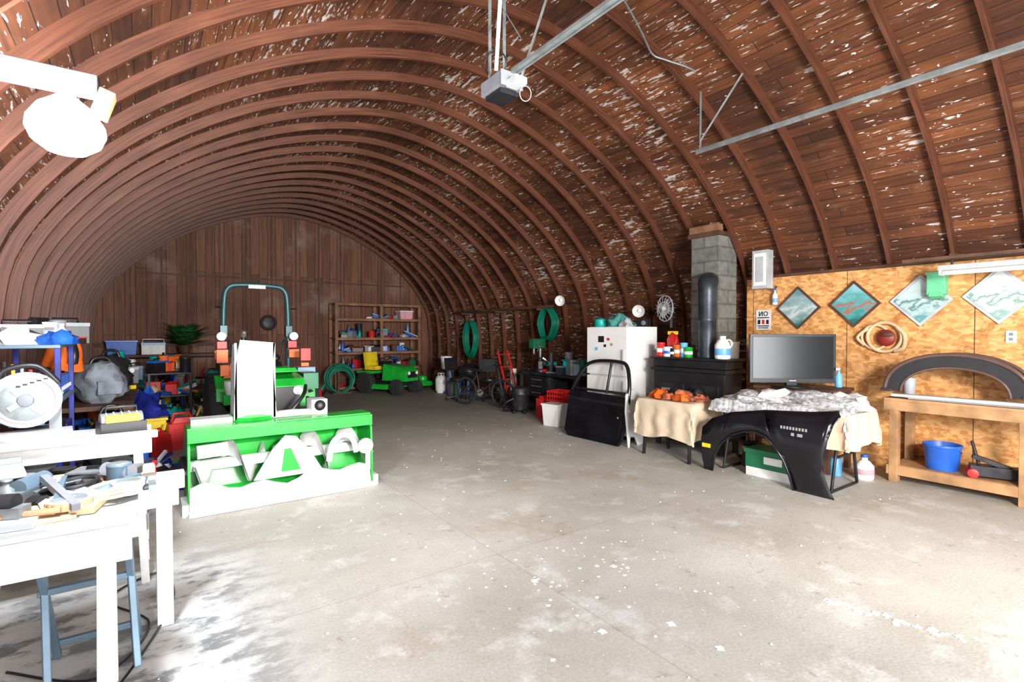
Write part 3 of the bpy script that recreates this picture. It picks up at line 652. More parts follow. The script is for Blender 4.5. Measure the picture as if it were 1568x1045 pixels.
# ---------------------------------------------------------------- riding mower (rear)
b=B('riding_lawn_mower',(5.25,12.95,0),.45)
b.poly([(-.75,.35),(-.75,.62),(-.6,.72),(.0,.78),(.05,.35)],'yz',-.25,.5,GREEN); b.box((0,-.77,.52),(.36,.03,.16),BLACK)
for sx in(-.15,.15): b.lathe([(.05,0),(.04,.02)],(sx,-.78,.56),WHITEP,12,(0,-1,0))
for sx in(-.36,.36): b.wheel((sx,-.55,.20),.19,.13,YEL); b.wheel((sx,.5,.28),.27,.2,YEL)
b.box((0,.0,.3),(.4,1.2,.12),BLACK); b.box((0,0,.2),(.9,.5,.12),GREEN,(0,0,0),.9,.85); b.box((0,.5,.56),(.85,.55,.06),GREEN); b.box((0,.12,.78),(.3,.14,.12),BLACK)
b.torus((0,.18,.9),.16,.015,BLACK,(0,.5,1)); b.box((0,.5,.66),(.42,.4,.1),YEL); b.box((0,.68,.88),(.42,.1,.38),YEL,(-.15,0,0)); b.done()
b=B('push_mower',(6.35,13.25,0),.2)
b.box((0,0,.18),(.44,.48,.12),GREEN,(0,0,0),.8,.8); b.lathe([(.13,.24),(.14,.28),(.12,.38),(.06,.4)],(0,0,0),GREEN,18)
for x in(-.25,.25):
    for y in(-.19,.2): b.wheel((x,y,.105),.1,.05,BLACK)
b.tube(smooth([(-.2,.2,.2),(-.2,.5,.8),(.2,.5,.8),(.2,.2,.2)],4),.013,BLACK); b.done()
def bucket(name,loc,r,h,m,handle=True):
    b=B(name,loc,random.random()); b.lathe([(r*.82,0),(r*.84,.01),(r*.98,h*.9),(r*1.04,h*.91),(r*1.04,h),(r*.97,h),(r*.8,.03),(0.01,.03)],(0,0,0),m,24,caps=False)
    if handle: b.tube([(r*1.02*math.cos(t),-.02-r*.75*math.sin(t)*1.0,h*.92-r*.5*math.sin(t)) for t in [pi*i/14 for i in range(15)]],.004,STEEL,6)
    b.done()
b=B('propane_tank',(6.38,12.2,0)); b.lathe([(.12,0),(.12,.03),(.15,.08),(.155,.35),(.12,.44),(.05,.47)],(0,0,0),WHITEP,24); b.torus((0,0,.52),.09,.012,WHITEP); b.cyl((0,0,.46),(0,0,.54),.02,YEL)
for a in range(3): b.cyl((.09*math.cos(a*2.1),.09*math.sin(a*2.1),.45),(.09*math.cos(a*2.1),.09*math.sin(a*2.1),.52),.01,WHITEP)
b.done()
b=B('wooden_crate',(6.75,12.6,0)); b.box((0,0,.3),(.4,.5,.6),WOODD)
for z in(.1,.3,.5): b.box((-.205,0,z),(.02,.5,.1),WOODM)
b.done()
bucket('white_bucket',(6.75,12.6,.602),.16,.34,WHITEP)
# ---------------------------------------------------------------- right wall mid
def stool(loc,rz):
    b=B('rolling_shop_chair',loc,rz)
    for k in range(5):
        a=2*pi*k/5; b.bar((0,0,.1),(.27*math.cos(a),.27*math.sin(a),.07),.04,.03,BLACK); b.sph((.27*math.cos(a),.27*math.sin(a),.03),.03,BLACK,10)
    b.cyl((0,0,.1),(0,0,.45),.025,IRON); b.lathe([(.18,.45),(.21,.47),(.21,.52),(.17,.54)],(0,0,0),BLACK,22); b.bar((0,.17,.46),(0,.24,.75),.05,.02,IRON); b.box((0,.24,.85),(.38,.06,.3),BLACK,(-.1,0,0)); b.done()
stool((6.0,10.6,0),.3); stool((6.55,10.1,0),2.4)
b=B('kettle_grill',(6.6,11.1,0))
for k in range(3): b.bar((.1*math.cos(k*2.1),.1*math.sin(k*2.1),.5),(.25*math.cos(k*2.1),.25*math.sin(k*2.1),0),.02,.02,IRON)
b.sph((0,0,.62),(.27,.27,.22),BLACK,24); b.torus((0,0,.62),.275,.01,IRON); b.cyl((0,0,.83),(0,0,.88),.03,WOODD); b.done()
b=B('hand_truck',(6.6,9.2,0),.3)
for x in(-.18,.18): b.bar((x,0,.15),(x,.3,1.2),.03,.03,RED); b.wheel((x*1.2,.06,.125),.12,.06,WHITEP)
for k in range(4): b.bar((-.18,.05+.08*k,.3+.27*k),(.18,.05+.08*k,.3+.27*k),.025,.02,RED)
b.box((0,-.1,.012),(.36,.22,.012),IRON); b.done()
b=B('steel_workbench',(6.62,7.7,0))
b.box((0,0,.78),(.6,1.9,.06),IRON)
for x in(-.26,.26):
    for y in(-.88,.88): b.bar((x,y,0),(x,y,.76),.06,.06,IRON)
b.box((.0,.35,.52),(.5,.7,.42),IRON)
for z in(.4,.53,.66): b.box((-.26,.35,z),(.02,.62,.1),BLACK); b.bar((-.285,.2,z),(-.285,.5,z),.015,.015,STEEL)
b.box((0,0,.18),(.55,1.8,.03),IRON); b.done()
tools('steel_bench_clutter',(6.62,7.55,.811),.5,1.4,34,61,[BLACK,IRON,GREY,DGREEN,RED,STEEL,BLUEGREY,TEAL],.42)
tools('steel_bench_clutter.001',(6.6,7.1,.196),.4,.6,6,62,[BLACK,IRON,GREY,RED],.3)
b=B('bench_drill_press',(6.75,8.5,.811)); b.box((0,0,.03),(.25,.2,.06),IRON); b.cyl((.05,0,.05),(.05,0,.62),.03,STEEL); b.box((-.03,0,.56),(.32,.16,.2),DGREEN); b.cyl((-.12,0,.48),(-.12,0,.34),.02,STEEL); b.box((-.08,0,.25),(.2,.18,.02),IRON)
for k in range(3): b.tube([(-.06,-.09,.5),(-.06+.12*math.cos(2.1*k),-.12,.5+.12*math.sin(2.1*k))],.008,STEEL)
b.done()
def crate(loc,m,rz=0):
    b=B('milk_crate',loc,rz,.002)
    for z in(.02,.1,.18,.26):
        for sx in(-1,1): b.box((sx*.17,0,z),(.012,.34,.03),m); b.box((0,sx*.17,z),(.34,.012,.03),m)
    for k in range(7):
        t=-.16+k*.053
        for sx in(-1,1): b.box((sx*.17,t,.14),(.01,.012,.27),m); b.box((t,sx*.17,.14),(.012,.01,.27),m)
    b.box((0,0,.01),(.33,.33,.012),m); b.done()
crate((6.1,7.05,0),RED,.2); crate((6.1,7.05,.278),RED,.25)
b=B('jerry_can',(6.15,7.55,0)); b.box((0,0,.18),(.3,.16,.36),RED); b.box((0,0,.38),(.2,.1,.05),RED); b.cyl((.1,0,.38),(.13,0,.44),.025,BLACK); b.done()
b=B('waste_bin',(5.72,6.75,0),.2); b.box((0,0,.18),(.24,.30,.36),WHITEP,(0,0,0),1.2,1.15); b.box((0,0,.365),(.31,.37,.03),WHITEP); b.done()
tools('right_floor_clutter',(6.8,9.65,.0),.3,.3,7,63,[BLACK,IRON,GREY,DGREEN,RED,BLUEGREY,WHITEP],.8)
tools('right_floor_clutter.001',(6.6,11.75,.0),.6,.6,10,64,[BLACK,IRON,GREY,DGREEN,BLUE,BLUEGREY,WHITEP],.7)
b=B('shop_vacuum',(6.05,8.2,0)); b.lathe([(.16,.06),(.17,.1),(.17,.36),(.19,.38),(.16,.5),(.06,.54)],(0,0,0),IRON,24)
for k in range(4): b.sph((.15*math.cos(k*pi/2),.15*math.sin(k*pi/2),.035),.035,BLACK,10)
b.tube(smooth([(-.16,0,.3),(-.3,.1,.2),(-.25,.2,.05),(0,.2,.04)],6),.022,BLACK); b.done()
b=B('bicycle',(5.95,9.4,0),-1.2,.002)
for x in(-.5,.5):
    b.torus((x,0,.31),.29,.02,RUBBER,(0,1,0),32,8); b.torus((x,0,.31),.265,.008,IRON,(0,1,0),32,6)
    for k in range(10): a=k*pi/5; b.tube([(x,0,.31),(x+.26*math.cos(a),0,.31+.26*math.sin(a))],.002,STEEL,4)
for a_,c_ in[((-.5,0,.31),(-.1,0,.29)),((-.1,0,.29),(-.2,0,.75)),((-.5,0,.31),(-.18,0,.68)),((-.18,0,.68),(.36,0,.72)),((-.1,0,.29),(.38,0,.64)),((.5,0,.31),(.36,0,.85))]: b.tube([a_,c_],.015,IRON)
b.box((-.21,0,.78),(.24,.12,.05),BLACK); b.tube(smooth([(.30,-.26,.88),(.38,-.12,.92),(.36,0,.88),(.38,.12,.92),(.30,.26,.88)],4),.012,BLACK); b.lathe([(.08,-.01),(.08,.01)],(-.1,0,.29),STEEL,16,(0,1,0)); b.done()
b=B('pipe_rack',(7.0,10.2,2.1))
for y in(-1.6,0,1.6): b.bar((.12,y,0),(-.22,y,0),.04,.04,WOODD)
for k in range(5): b.cyl((-.18+.07*k,-2.1+.1*k,.05),(-.18+.07*k,2.0,.05),.028,[WOODD,STEEL,IRON,WOODM,STEEL][k])
b.done()
# ---------------------------------------------------------------- fridge
b=B('refrigerator',(6.09,5.56,0),0,.012)
b.box((.02,0,.86),(.62,.84,1.66),WHITEP); b.box((0,0,.03),(.6,.8,.06),BLACK)
b.box((-.32,0,.50),(.06,.83,.86),WHITEP); b.box((-.32,0,1.32),(.06,.83,.73),WHITEP)
b.bar((-.37,-.36,1.05),(-.37,-.36,1.35),.02,.03,LGREY); b.bar((-.37,-.36,.55),(-.37,-.36,.88),.02,.03,LGREY)
for y,z,m,s_ in((.1,1.5,BLACK,.12),(-.05,1.5,RED,.05),(.2,1.35,LBLUE,.06),(-.12,1.42,WOOD,.05),(.02,1.40,BLACK,.05)): b.box((-.355,y,z),(.006,s_,s_*.8),m)
b.done()
b=B('teal_rag_pile',(6.0,5.5,1.69)); b.sph((0,.0,0),(.18,.22,.17),V('teal_cloth',(.10,.45,.40),rough=.8,var=.3),18,.6,2.5,True); b.sph((-.05,-.16,0),(.1,.10,.11),LGREY,14,.5,3,True); b.done()
b=B('portable_radio',(6.25,5.26,1.69),.2); b.box((0,0,.06),(.12,.18,.12),BLACK); b.lathe([(0,0),(.04,0),(.035,.01)],(-.062,-.03,.06),GREY,14,(-1,0,0)); b.done()
b=B('lidded_pot',(5.95,5.88,1.69)); b.lathe([(.09,0),(.1,.02),(.1,.12),(.02,.15)],(0,0,0),TEAL,18); b.done()
# ---------------------------------------------------------------- loose car door (black) & white body panel
b=B('car_door',(5.36,4.92,0),.03,.006)
Lw,H=1.15,1.20; hb=.72
b.T=Matrix.Rotation(.19,4,'Y')
b.poly([(.0,.10),(.05,0),(Lw*.92,0),(Lw,.08),(Lw,hb),(-.04,hb*.97),(-.04,.4)],'yz',0,.05,GLOSS); b.poly([(.05,.1),(Lw-.04,.1),(Lw-.04,hb*.55),(.03,hb*.52)],'yz',-.012,.012,GLOSS)
b.poly([(-.02,hb*.78),(Lw,hb*.80),(Lw,hb*.86),(-.02,hb*.84)],'yz',-.016,.016,BLACK)
fr=smooth([(-.02,0,hb-.02),(-.0,0,hb+.18),(.08,0,H-.06),(.25,0,H),(.7,0,H-.01),(.95,0,H-.14),(Lw-.03,0,hb)],5)
b.tube([(.025,p.x,p.z) for p in fr],.028,GLOSS,8); b.tube([(.025,.40,hb),(.025,.38,H-.01)],.02,BLACK); b.tube([(.03,.05,hb+.03),(.03,Lw-.1,hb+.03)],.02,BLACK)
b.box((-.02,.16,hb*.68),(.03,.15,.035),GLOSS); b.lathe([(0,0),(.015,0),(.015,.01)],(-.01,.1,hb*.55),CHROME,12,(-1,0,0)); b.done()
b=B('white_body_panel',(5.78,4.88,0),pi/2+.2,.006)
b.T=Matrix.Rotation(.10,4,'Y')
b.poly([(-.05,0),(.1,.0),(.16,.12),(.3,.15),(.34,.02),(.36,.0),(.36,.5),(.30,.74),(.1,.80),(-.03,.72)],'yz',0,.03,WHITEP); b.box((-.01,.15,.5),(.02,.3,.02),WHITEP); b.done()
# ---------------------------------------------------------------- small table with tan cloth
b=B('folding_table',(5.60,4.14,0))
b.box((0,0,.72),(.56,.8,.03),WOOD)
for x in(-.24,.24):
    for y in(-.33,.33): b.bar((x*.9,y,.71),(x*1.05,y*1.05,0),.035,.035,IRON)
b.done()
b=B('tan_tablecloth',(5.60,4.14,0)); b.cloth(-.29,.29,-.41,.41,.738,(.48,.1,.45,.42),TAN,.015,2,.004); b.done()
b=B('patchwork_coat',(5.58,4.12,.752)); b.sph((0,-.05,0),(.22,.32,.10),PATCH,22,.6,2.5,True); b.sph((-.1,.2,0),(.13,.14,.11),ORANGE,16,.6,3,True); b.sph((.08,-.2,0),(.14,.14,.12),BLACK,16,.6,3,True); b.sph((-.15,-.15,0),(.1,.12,.08),ORANGE,12,.6,3,True); b.sph((-.05,.02,0),(.1,.12,.13),BLACK,12,.6,3,True); b.done()
# ---------------------------------------------------------------- trestle table w/ blankets
b=B('trestle_table',(5.80,2.85,0),0)
b.box((0,0,.78),(.66,1.36,.03),WOOD)
for y in(-.58,.58):
    for x in(-1,1): b.tube([(x*.12,y,.76),(x*.3,y,.02)],.016,IRON)
    b.tube([(-.3,y,.02),(.3,y,.02)],.014,IRON); b.tube([(-.2,y,.35),(.2,y,.35)],.012,IRON)
b.done()
b=B('grey_quilt',(5.80,2.85,0)); b.cloth(-.34,.34,-.70,.70,.80,(.12,.12,.16,.10),QUILT,.03,5,.03); b.sph((.05,-.30,.81),(.28,.45,.14),QUILT,26,.5,2.6,True); b.sph((-.05,.3,.81),(.26,.35,.10),QUILT,20,.6,2.6,True); b.sph((.0,.12,.81),(.22,.2,.14),SHEET,18,.6,2.6,True); b.sph((.15,-.55,.81),(.18,.22,.15),SHEET,18,.6,2.5,True); b.done()
b=B('peach_dust_sheet',(5.80,2.45,0)); b.cloth(-.345,.345,-.32,.2,.794,(.34,.28,.34,.01),PEACH,.02,9,.001); b.done()
raw=[(3.79,.277),(3.77,.0),(3.66,.0),(3.60,.2),(3.50,.35),(3.36,.47),(3.2,.53),(3.06,.545),(2.94,.51),(2.84,.43),(2.75,.30),(2.69,.14),(2.66,.0),(2.25,.0),(2.30,.12),(2.35,.29),(2.34,.5),(2.28,.68),(2.21,.80),(2.24,.84),(2.5,.80),(3.0,.765),(3.4,.70),(3.62,.61),(3.75,.5)]
out=[((y-2.25)*.92+2.17,z) for y,z in raw]
b=B('truck_fender',(5.33,0,0),0,.0)
mi=b.mi(GLOSS)
def fx(y,z): return -.07*math.sin(min(1,z/.8)*pi*.75)+.09*max(0,(z-.62))/.2
vs=[b.v((fx(y,z),y,z)) for y,z in out]; face=b.bm.faces.new(vs); face.material_index=mi
bmesh.ops.triangulate(b.bm,faces=[face]); bmesh.ops.subdivide_edges(b.bm,edges=b.bm.edges[:],cuts=3,use_grid_fill=True)
for v_ in b.bm.verts: v_.co.x=fx(v_.co.y,v_.co.z)
for q in b.bm.faces: q.smooth=True; q.material_index=mi
ar=[(y,z) for y,z in out[2:13]]; b.tube([(fx(y,z)-.006,y,z) for y,z in ar],.014,GLOSS,8)
tp=out[19:25]; b.tube([(fx(y,z)+.01,y,z) for y,z in tp],.014,GLOSS,8)
b.box((-.075,3.50,.30),(.012,.10,.045),YEL)
for i in range(9): b.box((-.078,2.64-.030*i,.64),(.006,.019,.030),CHROME)
b.box((-.075,2.46,.58),(.006,.05,.03),CHROME); b.box((-.075,2.53,.58),(.006,.03,.03),CHROME)
b.done(True,.008)
b=B('green_cooler',(5.66,2.85,0),.0,.012); b.box((0,0,.05),(.32,.62,.10),WHITE); b.box((0,0,.18),(.33,.63,.16),DGREEN); b.box((0,0,.28),(.35,.66,.05),DGREEN); b.box((-.17,0,.2),(.01,.2,.08),WHITE); b.done()
tools('under_table_clutter',(5.95,3.3,.0),.3,.2,4,71,[BLACK,IRON,BLUE,BLUEGREY,CARD],.4)
# ---------------------------------------------------------------- wood stove & flue
b=B('black_wood_stove',(6.20,4.3,0),0,.01)
for x in(-.16,.16):
    for y in(-.5,.5): b.bar((x,y,0),(x,y,.2),.06,.06,IRON)
b.box((0,0,.62),(.40,1.12,.88),BLACK); b.box((0,0,1.09),(.46,1.2,.05),BLACK); b.box((-.21,.25,.7),(.03,.42,.4),IRON); b.box((-.21,-.28,.7),(.03,.42,.4),IRON)
for y in(.05,-.08): b.bar((-.24,y,.62),(-.24,y,.78),.02,.02,STEEL)
b.box((-.23,.25,.7),(.01,.3,.25),GREY)
b.box((0,0,1.17),(.38,1.16,.1),BLACK); b.box((0,0,1.24),(.44,1.22,.03),BLACK); b.done()
b=B('stove_flue_pipe',(6.22,4.14,1.257)); b.lathe([(.125,0),(.13,.02),(.12,.05),(.12,.5),(.126,.51),(.12,.53),(.12,.85)],(0,0,0),FLUE,24,caps=False)
b.tube(smooth([(0,0,.84),(0,0,.95),(.04,.03,1.03),(.12,.06,1.06),(.20,.09,1.06)],5),.12,FLUE,24); b.done()
b=B('coffee_cans',(6.2,0,1.257),0,.002)
for y,r,h,m in[(4.82,.06,.2,RED),(4.70,.07,.14,WHITEP),(4.56,.075,.17,ORANGE),(4.45,.05,.2,LBLUE),(4.37,.06,.14,GREEN),(4.63,.05,.12,BLACK)]:
    x=-.1+.1*random.random(); b.lathe([(r*.95,0),(r,.01),(r,h*.9),(r*1.04,h*.92),(r*1.04,h),(r*.3,h+.005)],(x,y,0),m,18); b.lathe([(r*1.01,h*.3),(r*1.01,h*.6)],(x,y,0),WHITEP if m!=WHITEP else BLUE,18)
b.done()
b=B('red_snack_bag',(6.33,4.78,1.257)); b.sph((0,0,.16),(.06,.1,.19),RED,16,.25,2.5); b.box((0,0,.34),(.02,.17,.05),YEL); b.done()
b=B('white_jug',(6.1,3.83,1.257)); b.lathe([(.09,0),(.1,.02),(.1,.18),(.06,.25),(.04,.26),(.04,.3)],(0,0,0),WHITEP,20); b.torus((0,-.08,.2),.05,.012,WHITEP,(1,0,0)); b.lathe([(.101,.05),(.101,.14)],(0,0,0),LBLUE,20); b.done()
b=B('white_pail',(6.32,3.83,1.257)); b.lathe([(.08,0),(.09,.2),(.095,.2),(.095,.22),(.02,.23)],(0,0,0),CREAM,20); b.done()
b=B('mounted_fan',(6.72,5.15,1.98),0,.002)
b.torus((-.1,0,0),.2,.01,LGREY,(1,-.3,0))
for k in range(18):
    a=2*pi*k/18; b.tube([(-.13,.03*math.cos(a),.03*math.sin(a)),(-.14,.12*math.cos(a),.12*math.sin(a)),(-.1,.2*math.cos(a),.2*math.sin(a))],.003,WHITEP,4)
b.torus((-.13,0,0),.1,.004,WHITEP,(1,0,0),24,4)
for k in range(4):
    a=k*pi/2+.4; b.box((-.09,.08*math.cos(a),.08*math.sin(a)),(.01,.14,.08),GREY,(a,.0,.4))
b.cyl((-.1,0,0),(.06,0,0),.05,GREY); b.bar((.05,0,0),(.28,0,-.02),.04,.04,IRON); b.cyl((-.14,0,0),(-.12,0,0),.03,WHITEP); b.bar((.06,0,0),(.06,0,-.3),.03,.03,GREY); b.done()
def clamp(loc):
    b=B('clamp_lamp',loc); b.lathe([(.03,0),(.04,.06),(.1,.13),(.105,.14),(.09,.13),(.03,.05)],(0,0,0),WHITEP,20,(-1,-.5,-.2),caps=False); b.sph((-.07,-.035,-.01),.04,WHITEP,12); b.cyl((0,0,0),(.08,.04,.01),.03,BLACK); b.bar((.06,.03,0),(.42,.05,-.05),.02,.02,IRON); b.done()
clamp((6.75,5.75,1.98)); clamp((6.72,7.7,2.25))
# ---------------------------------------------------------------- TV on table
b=B('tv_table',(6.5,3.02,0)); b.box((0,0,.93),(.62,.9,.04),WOODD)
for x in(-.26,.26):
    for y in(-.4,.4): b.bar((x,y,0),(x,y,.92),.06,.06,WOODD)
b.box((0,0,.3),(.56,.84,.03),WOODD); b.done()
b=B('flat_television',(6.28,3.04,.952),math.radians(-40.5),.006)
b.box((0,0,.34),(.98,.05,.58),BLACK); b.box((0,-.027,.35),(.92,.006,.50),SCREEN); b.box((0,.04,.34),(.5,.06,.36),BLACK); b.bar((0,.02,.02),(0,.02,.12),.12,.05,BLACK); b.lathe([(.2,0),(.2,.012),(.1,.02)],(0,.0,0),BLACK,28)
b.box((0,-.028,.075),(.08,.004,.012),LGREY); b.done()
b=B('spray_bottle',(6.66,2.68,.952)); b.lathe([(.035,0),(.04,.02),(.04,.13),(.014,.18),(.014,.2)],(0,0,0),LBLUE,14); b.box((-.02,0,.22),(.08,.02,.03),WHITEP); b.done()
tools('tv_table_clutter',(6.5,3.0,.317),.4,.7,7,90,[BLACK,IRON,CARD,WHITEP],.3)
# ---------------------------------------------------------------- right workbench
b=B('wood_workbench',(6.77,.72,0),0,.004)
b.box((0,0,.88),(.54,2.9,.04),WOOD); b.box((-.26,0,.82),(.035,2.9,.10),WOOD); b.box((0,0,.17),(.5,2.8,.03),WOOD); b.box((-.25,0,.13),(.035,2.85,.10),WOOD)
for y in(1.36,.35,-.6,-1.36):
    for x in(-.23,.23): b.bar((x,y,0),(x,y,.86),.08,.08,WOOD)
b.done()
b=B('metal_trim_strips',(6.72,1.2,.902),0,.002)
for k in range(5): b.bar((-.2+.06*k,-1.7,.012),(-.22+.07*k,.75+.05*k,.012),.045,.014,[CHROME,WHITEP,STEEL,LGREY,LGREY][k])
b.bar((-.12,-1.2,.034),(-.2,.9,.034),.09,.03,LGREY); b.done()
b=B('wheel_arch_liner',(6.72,1.62,.955),.08,.003)
EDGE=V('arch_edge',(.10,.06,.05),rough=.25)
def arch(u,v,ro=0):
    a=pi*(.02+.96*u); R=.52+ro
    return (-.16+.36*v, -R*1.06*math.cos(a), -.02+(.43+ro)*max(0,math.sin(a))**.75)
b.grid(lambda u,v:arch(u,v),36,8,GLOSS); b.grid(lambda u,v:arch(u,v,-.03),36,8,BLACK)
b.grid(lambda u,v:arch(u,0,-.12*(1-v)),36,3,BLACK)
b.tube([arch(i/36,0,.012) for i in range(37)],.02,EDGE,8); b.tube([arch(i/36,1,.012) for i in range(37)],.016,EDGE,8)
b.tube([arch(i/36,0,-.12) for i in range(37)],.014,EDGE,6)
for e in(0,1): q=arch(e,0); b.box((q[0]+.18,q[1],q[2]),(.40,.10,.03),IRON)
b.done()
bucket('blue_bucket',(6.72,1.72,.186),.16,.26,BLUE)
b=B('red_floor_jack',(6.68,1.27,.186),.3)
b.box((0,0,.07),(.16,.44,.1),IRON); b.bar((0,-.1,.1),(0,.2,.2),.08,.04,IRON)
for x in(-.09,.09):
    for y in(-.2,.2): b.lathe([(.0,-.02),(.045,-.02),(.045,.02),(0,.02)],(x,y,.045),RED,14,(1,0,0))
b.tube([(0,.15,.12),(.05,.2,.34)],.014,IRON); b.done()
b=B('angle_grinder',(6.62,.86,.186),.2); b.cyl((0,-.22,.06),(0,.1,.06),.04,BLUEGREY); b.box((0,.14,.06),(.08,.1,.09),GREY); b.lathe([(0,0),(.08,0),(.08,.01),(0,.02)],(0,.16,.02),STEEL,20); b.tube([(0,.1,.06),(-.12,.12,.08)],.015,BLACK); b.done()
b=B('chop_saw_head',(6.68,.52,.186),.4); b.cyl((-.1,0,.12),(.1,0,.12),.08,TEAL); b.sph((-.13,0,.12),(.06,.08,.08),TEAL,14); b.box((0,0,.03),(.3,.2,.06),BLACK); b.tube(smooth([(0,.05,.2),(0,.2,.3),(0,.34,.26)],5),.018,WHITEP); b.done()
b=B('white_wash_jug',(6.37,2.3,0)); b.lathe([(.08,0),(.09,.02),(.09,.15),(.05,.20),(.03,.21),(.03,.24)],(0,0,0),WHITEP,20); b.lathe([(.092,.06),(.092,.12)],(0,0,0),PINK,20); b.cyl((0,0,.24),(0,0,.27),.034,BLUE); b.done()
b=B('blue_strap_roll',(6.28,2.55,0)); b.lathe([(.03,0),(.06,0),(.06,.2),(.03,.2)],(0,0,0),LBLUE,20); b.done()
bucket('glass_pitcher',(6.86,2.05,.902),.06,.2,LGREY,False)
# ---------------------------------------------------------------- OSB wall decorations
def paint_mat(i):
    m,N,L,bb=nodes('landscape_painting_%d'%i); tc=N.new('ShaderNodeTexCoord').outputs['Object']
    sx=N.new('ShaderNodeSeparateXYZ'); L.new(tc,sx.inputs[0]); n=noiseN(N,L,tc,7+i,5,(1,1,1.5)); ad=N.new('ShaderNodeMath'); ad.operation='MULTIPLY_ADD'; L.new(n,ad.inputs[0]); ad.inputs[1].default_value=.45; L.new(sx.outputs['Z'],ad.inputs[2])
    r=N.new('ShaderNodeValToRGB'); L.new(ad.outputs[0],r.inputs['Fac']); e=r.color_ramp.elements
    pal=[[(.04,.16,.16),(.30,.42,.42),(.55,.60,.60),(.12,.25,.30)],[(.02,.14,.12),(.08,.34,.34),(.45,.10,.06),(.25,.50,.55)],[(.10,.30,.30),(.42,.55,.54),(.06,.18,.17),(.50,.62,.63)],[(.20,.34,.30),(.50,.60,.58),(.12,.25,.18),(.60,.66,.66)]][i]
    e[0].position=.0; e[0].color=pal[0]+(1,); e[1].position=.42; e[1].color=pal[3]+(1,)
    for p,c in((.14,pal[1]),(.20,pal[2]),(.25,pal[1])): q=e.new(p); q.color=c+(1,)
    L.new(r.outputs['Color'],bb.inputs['Base Color']); bb.inputs['Roughness'].default_value=.3
    return m
for i,(y,z,r) in enumerate([(3.33,1.93,.285),(2.67,1.95,.285),(2.01,1.96,.29),(1.36,1.98,.295)]):
    b=B('diamond_painting',(OW-.024,y,z),0,.003)
    b.poly([(-r,0),(0,-r),(r,0),(0,r)],'yz',-.006,.022,[WOODD,WOODD,LGREY,LGREY][i]); q=r*.87; b.poly([(-q,0),(0,-q),(q,0),(0,q)],'yz',-.010,.006,paint_mat(i)); b.done()
b=B('carved_ring_decor',(OW-.05,2.34,1.55),.0,.003); b.torus((0,0,0),.17,.02,WOODL,(1,0,0),36,8); b.torus((0,.09,.0),.14,.014,WOODL,(1,0,0),30,8); b.lathe([(0,0),(.10,0),(.07,.03),(0,.035)],(-.01,-.02,-.01),V('oxblood',(.22,.02,.012),rough=.5),20,(-1,0,0)); b.sph((-.04,-.04,.03),(.02,.07,.03),WOODD,12)
b.tube(smooth([(0,.16,.1),(-.01,.24,.04),(-.01,.27,-.02),(0,.2,-.1)],5),.018,WOODL,8); b.tube(smooth([(0,-.12,.12),(-.01,-.20,.02),(-.01,-.19,-.12),(0,-.1,-.16)],5),.024,WOODL,8); b.done()
b=B('parking_sign',(OW-.008,3.80,1.78),0,.001); b.box((0,0,0),(.008,.21,.28),WHITE)
for yy_,mm in((.035,BLACK),(-.035,BLACK)):   # big letters N O
    if yy_>0:
        for d_ in(.022,-.022): b.box((-.006,yy_+d_,.085),(.004,.012,.065),BLACK)
        b.box((-.006,yy_,.085),(.004,.012,.072),BLACK,(.55,0,0))
    else: b.torus((-.006,yy_,.085),.027,.006,BLACK,(1,0,0),20,6)
b.box((-.006,0,.03),(.004,.17,.014),BLACK)
for k in range(3): b.box((-.006,-.06+.06*k,-.03),(.004,.035,.06),[BLACK,RED,BLACK][k])
b.box((-.006,0,-.085),(.004,.16,.014),BLACK); b.box((-.006,0,-.112),(.004,.14,.012),BLACK); b.done()
b=B('electrical_outlet',(OW-.007,1.27,1.56),0,.001); b.box((0,0,0),(.012,.08,.12),WHITEP); b.box((-.008,0,.025),(.004,.03,.03),GREY); b.box((-.008,0,-.025),(.004,.03,.03),GREY); b.done()
LIME=V('lime_green',(.12,.50,.25),rough=.5)
b=B('green_paper_towel_holder',(OW-.095,1.84,2.12),0,.004); b.box((0,0,0),(.12,.16,.22),LIME); b.box((-.02,0,-.12),(.1,.12,.05),LIME,(0,.3,0)); b.box((0,0,.12),(.14,.18,.03),LIME); b.done()
b=B('box_heater',(6.86,3.72,2.2),0,.015); b.box((0,0,.26),(.14,.22,.52),LGREY); b.box((-.075,0,.26),(.012,.17,.44),WHITEP)
b.box((-.083,0,.26),(.006,.11,.34),LGREY); b.bar((0,0,.3),(.2,0,.3),.05,.05,GREY); b.done()
b=B('hanging_spray_bottle',(OW-.05,3.62,1.98)); b.lathe([(.03,0),(.035,.02),(.035,.13),(.012,.17),(.012,.2)],(0,0,0),WHITEP,14); b.lathe([(.036,.03),(.036,.09)],(0,0,0),LBLUE,14); b.box((-.02,0,.21),(.07,.02,.03),BLUE); b.tube([(0,0,.2),(.04,0,.26)],.006,BLACK); b.done()
b=B('fluorescent_light_fixture',(6.55,.72,2.2),0,.003)
b.box((0,0,.05),(.14,2.0,.05),LGREY,(0,0,0),.8,1)
TUBE=V('tube_glow',(1,.97,.9),emit=.6)
for x in(-.045,.045): b.cyl((x,-.96,.0),(x,.96,.0),.016,TUBE)
for y in(-.98,.98): b.box((0,y,.01),(.14,.02,.07),LGREY)
b.bar((.0,.9,.17),(.48,.9,.20),.05,.05,WOODD); b.bar((0,1.3,.15),(0,-1.0,.15),.12,.035,WOODD); b.bar((0,.9,.07),(0,.9,.15),.02,.02,IRON); b.done()

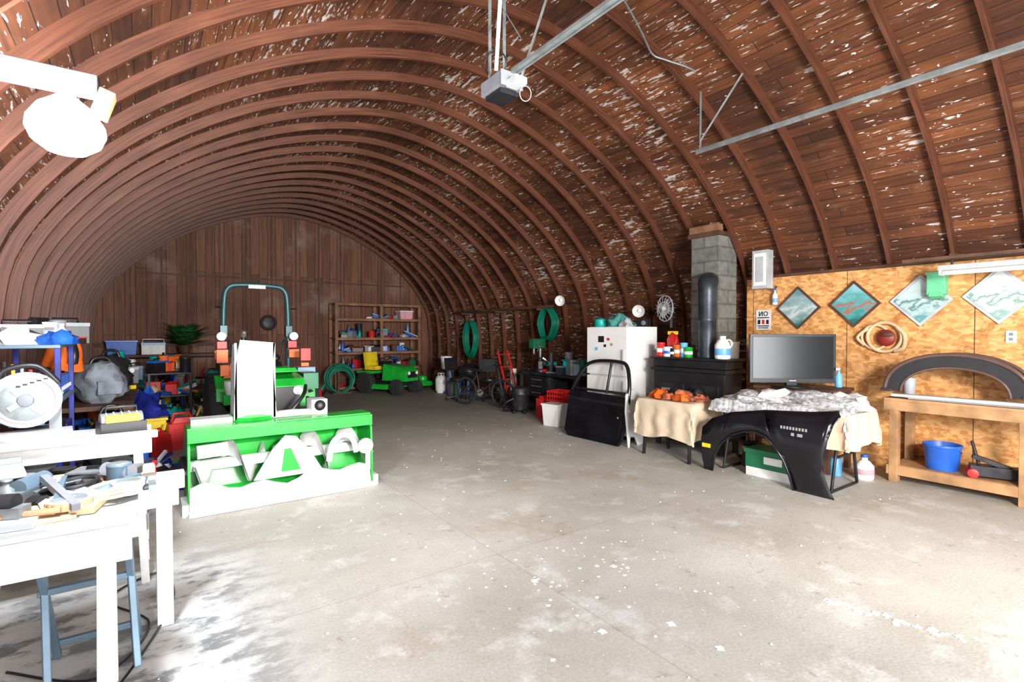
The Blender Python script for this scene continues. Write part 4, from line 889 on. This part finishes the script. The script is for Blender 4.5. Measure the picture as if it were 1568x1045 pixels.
# ---------------------------------------------------------------- lights
def area(n,loc,rot,sx,sy,e,col=(1,1,1)):
    l=bpy.data.lights.new(n,'AREA'); l.shape='RECTANGLE'; l.size=sx;l.size_y=sy;l.energy=e;l.color=col
    o=bpy.data.objects.new(n,l); sc.collection.objects.link(o); o.location=loc; o.rotation_euler=rot; return o
area('door_daylight',(2.25,-2.05,1.45),(math.radians(84),0,0),4.4,2.5,430,(.97,.985,1))
def point(n,loc,e,r=.1,col=(1,1,1)):
    l=bpy.data.lights.new(n,'POINT'); l.energy=e;l.shadow_soft_size=r;l.color=col
    o=bpy.data.objects.new(n,l); sc.collection.objects.link(o); o.location=loc; return o
point('bulb_light',(-.20,2.8,2.28),140,.07,(.92,.95,1))
def spot(n,loc,tgt,e,ang,r=.3,blend=1,col=(1,1,1)):
    l=bpy.data.lights.new(n,'SPOT'); l.energy=e;l.spot_size=math.radians(ang);l.spot_blend=blend;l.shadow_soft_size=r;l.color=col
    o=bpy.data.objects.new(n,l); sc.collection.objects.link(o); o.location=loc; o.rotation_euler=(Vector(tgt)-Vector(loc)).to_track_quat('-Z','Y').to_euler(); return o
spot('rear_fill_spot',(1.2,-1.0,2.3),(3.2,14,1.6),2500,66,.35,1,(1,.95,.90))  # added fill spot, unseen behind the camera, brightens the rear of the barn
spot('right_fill_spot',(2.6,-1.2,2.2),(6.4,3.6,1.3),900,95,.3,1,(1,.95,.88))  # added fill without a real fixture, brightens the right wall
w_=bpy.data.worlds.new('World'); sc.world=w_; w_.use_nodes=True; w_.node_tree.nodes['Background'].inputs[0].default_value=(.85,.92,1,1); w_.node_tree.nodes['Background'].inputs[1].default_value=1.5
# ---------------------------------------------------------------- camera
cam=bpy.data.cameras.new('camera'); co=bpy.data.objects.new('camera',cam); sc.collection.objects.link(co); sc.camera=co
co.location=(0,0,1.6); co.rotation_euler=(math.radians(90-.93),0,-math.radians(35.5)); cam.lens=18; cam.sensor_width=36; cam.clip_start=.05
sc.view_settings.view_transform='Standard'
sc.view_settings.exposure=0.3
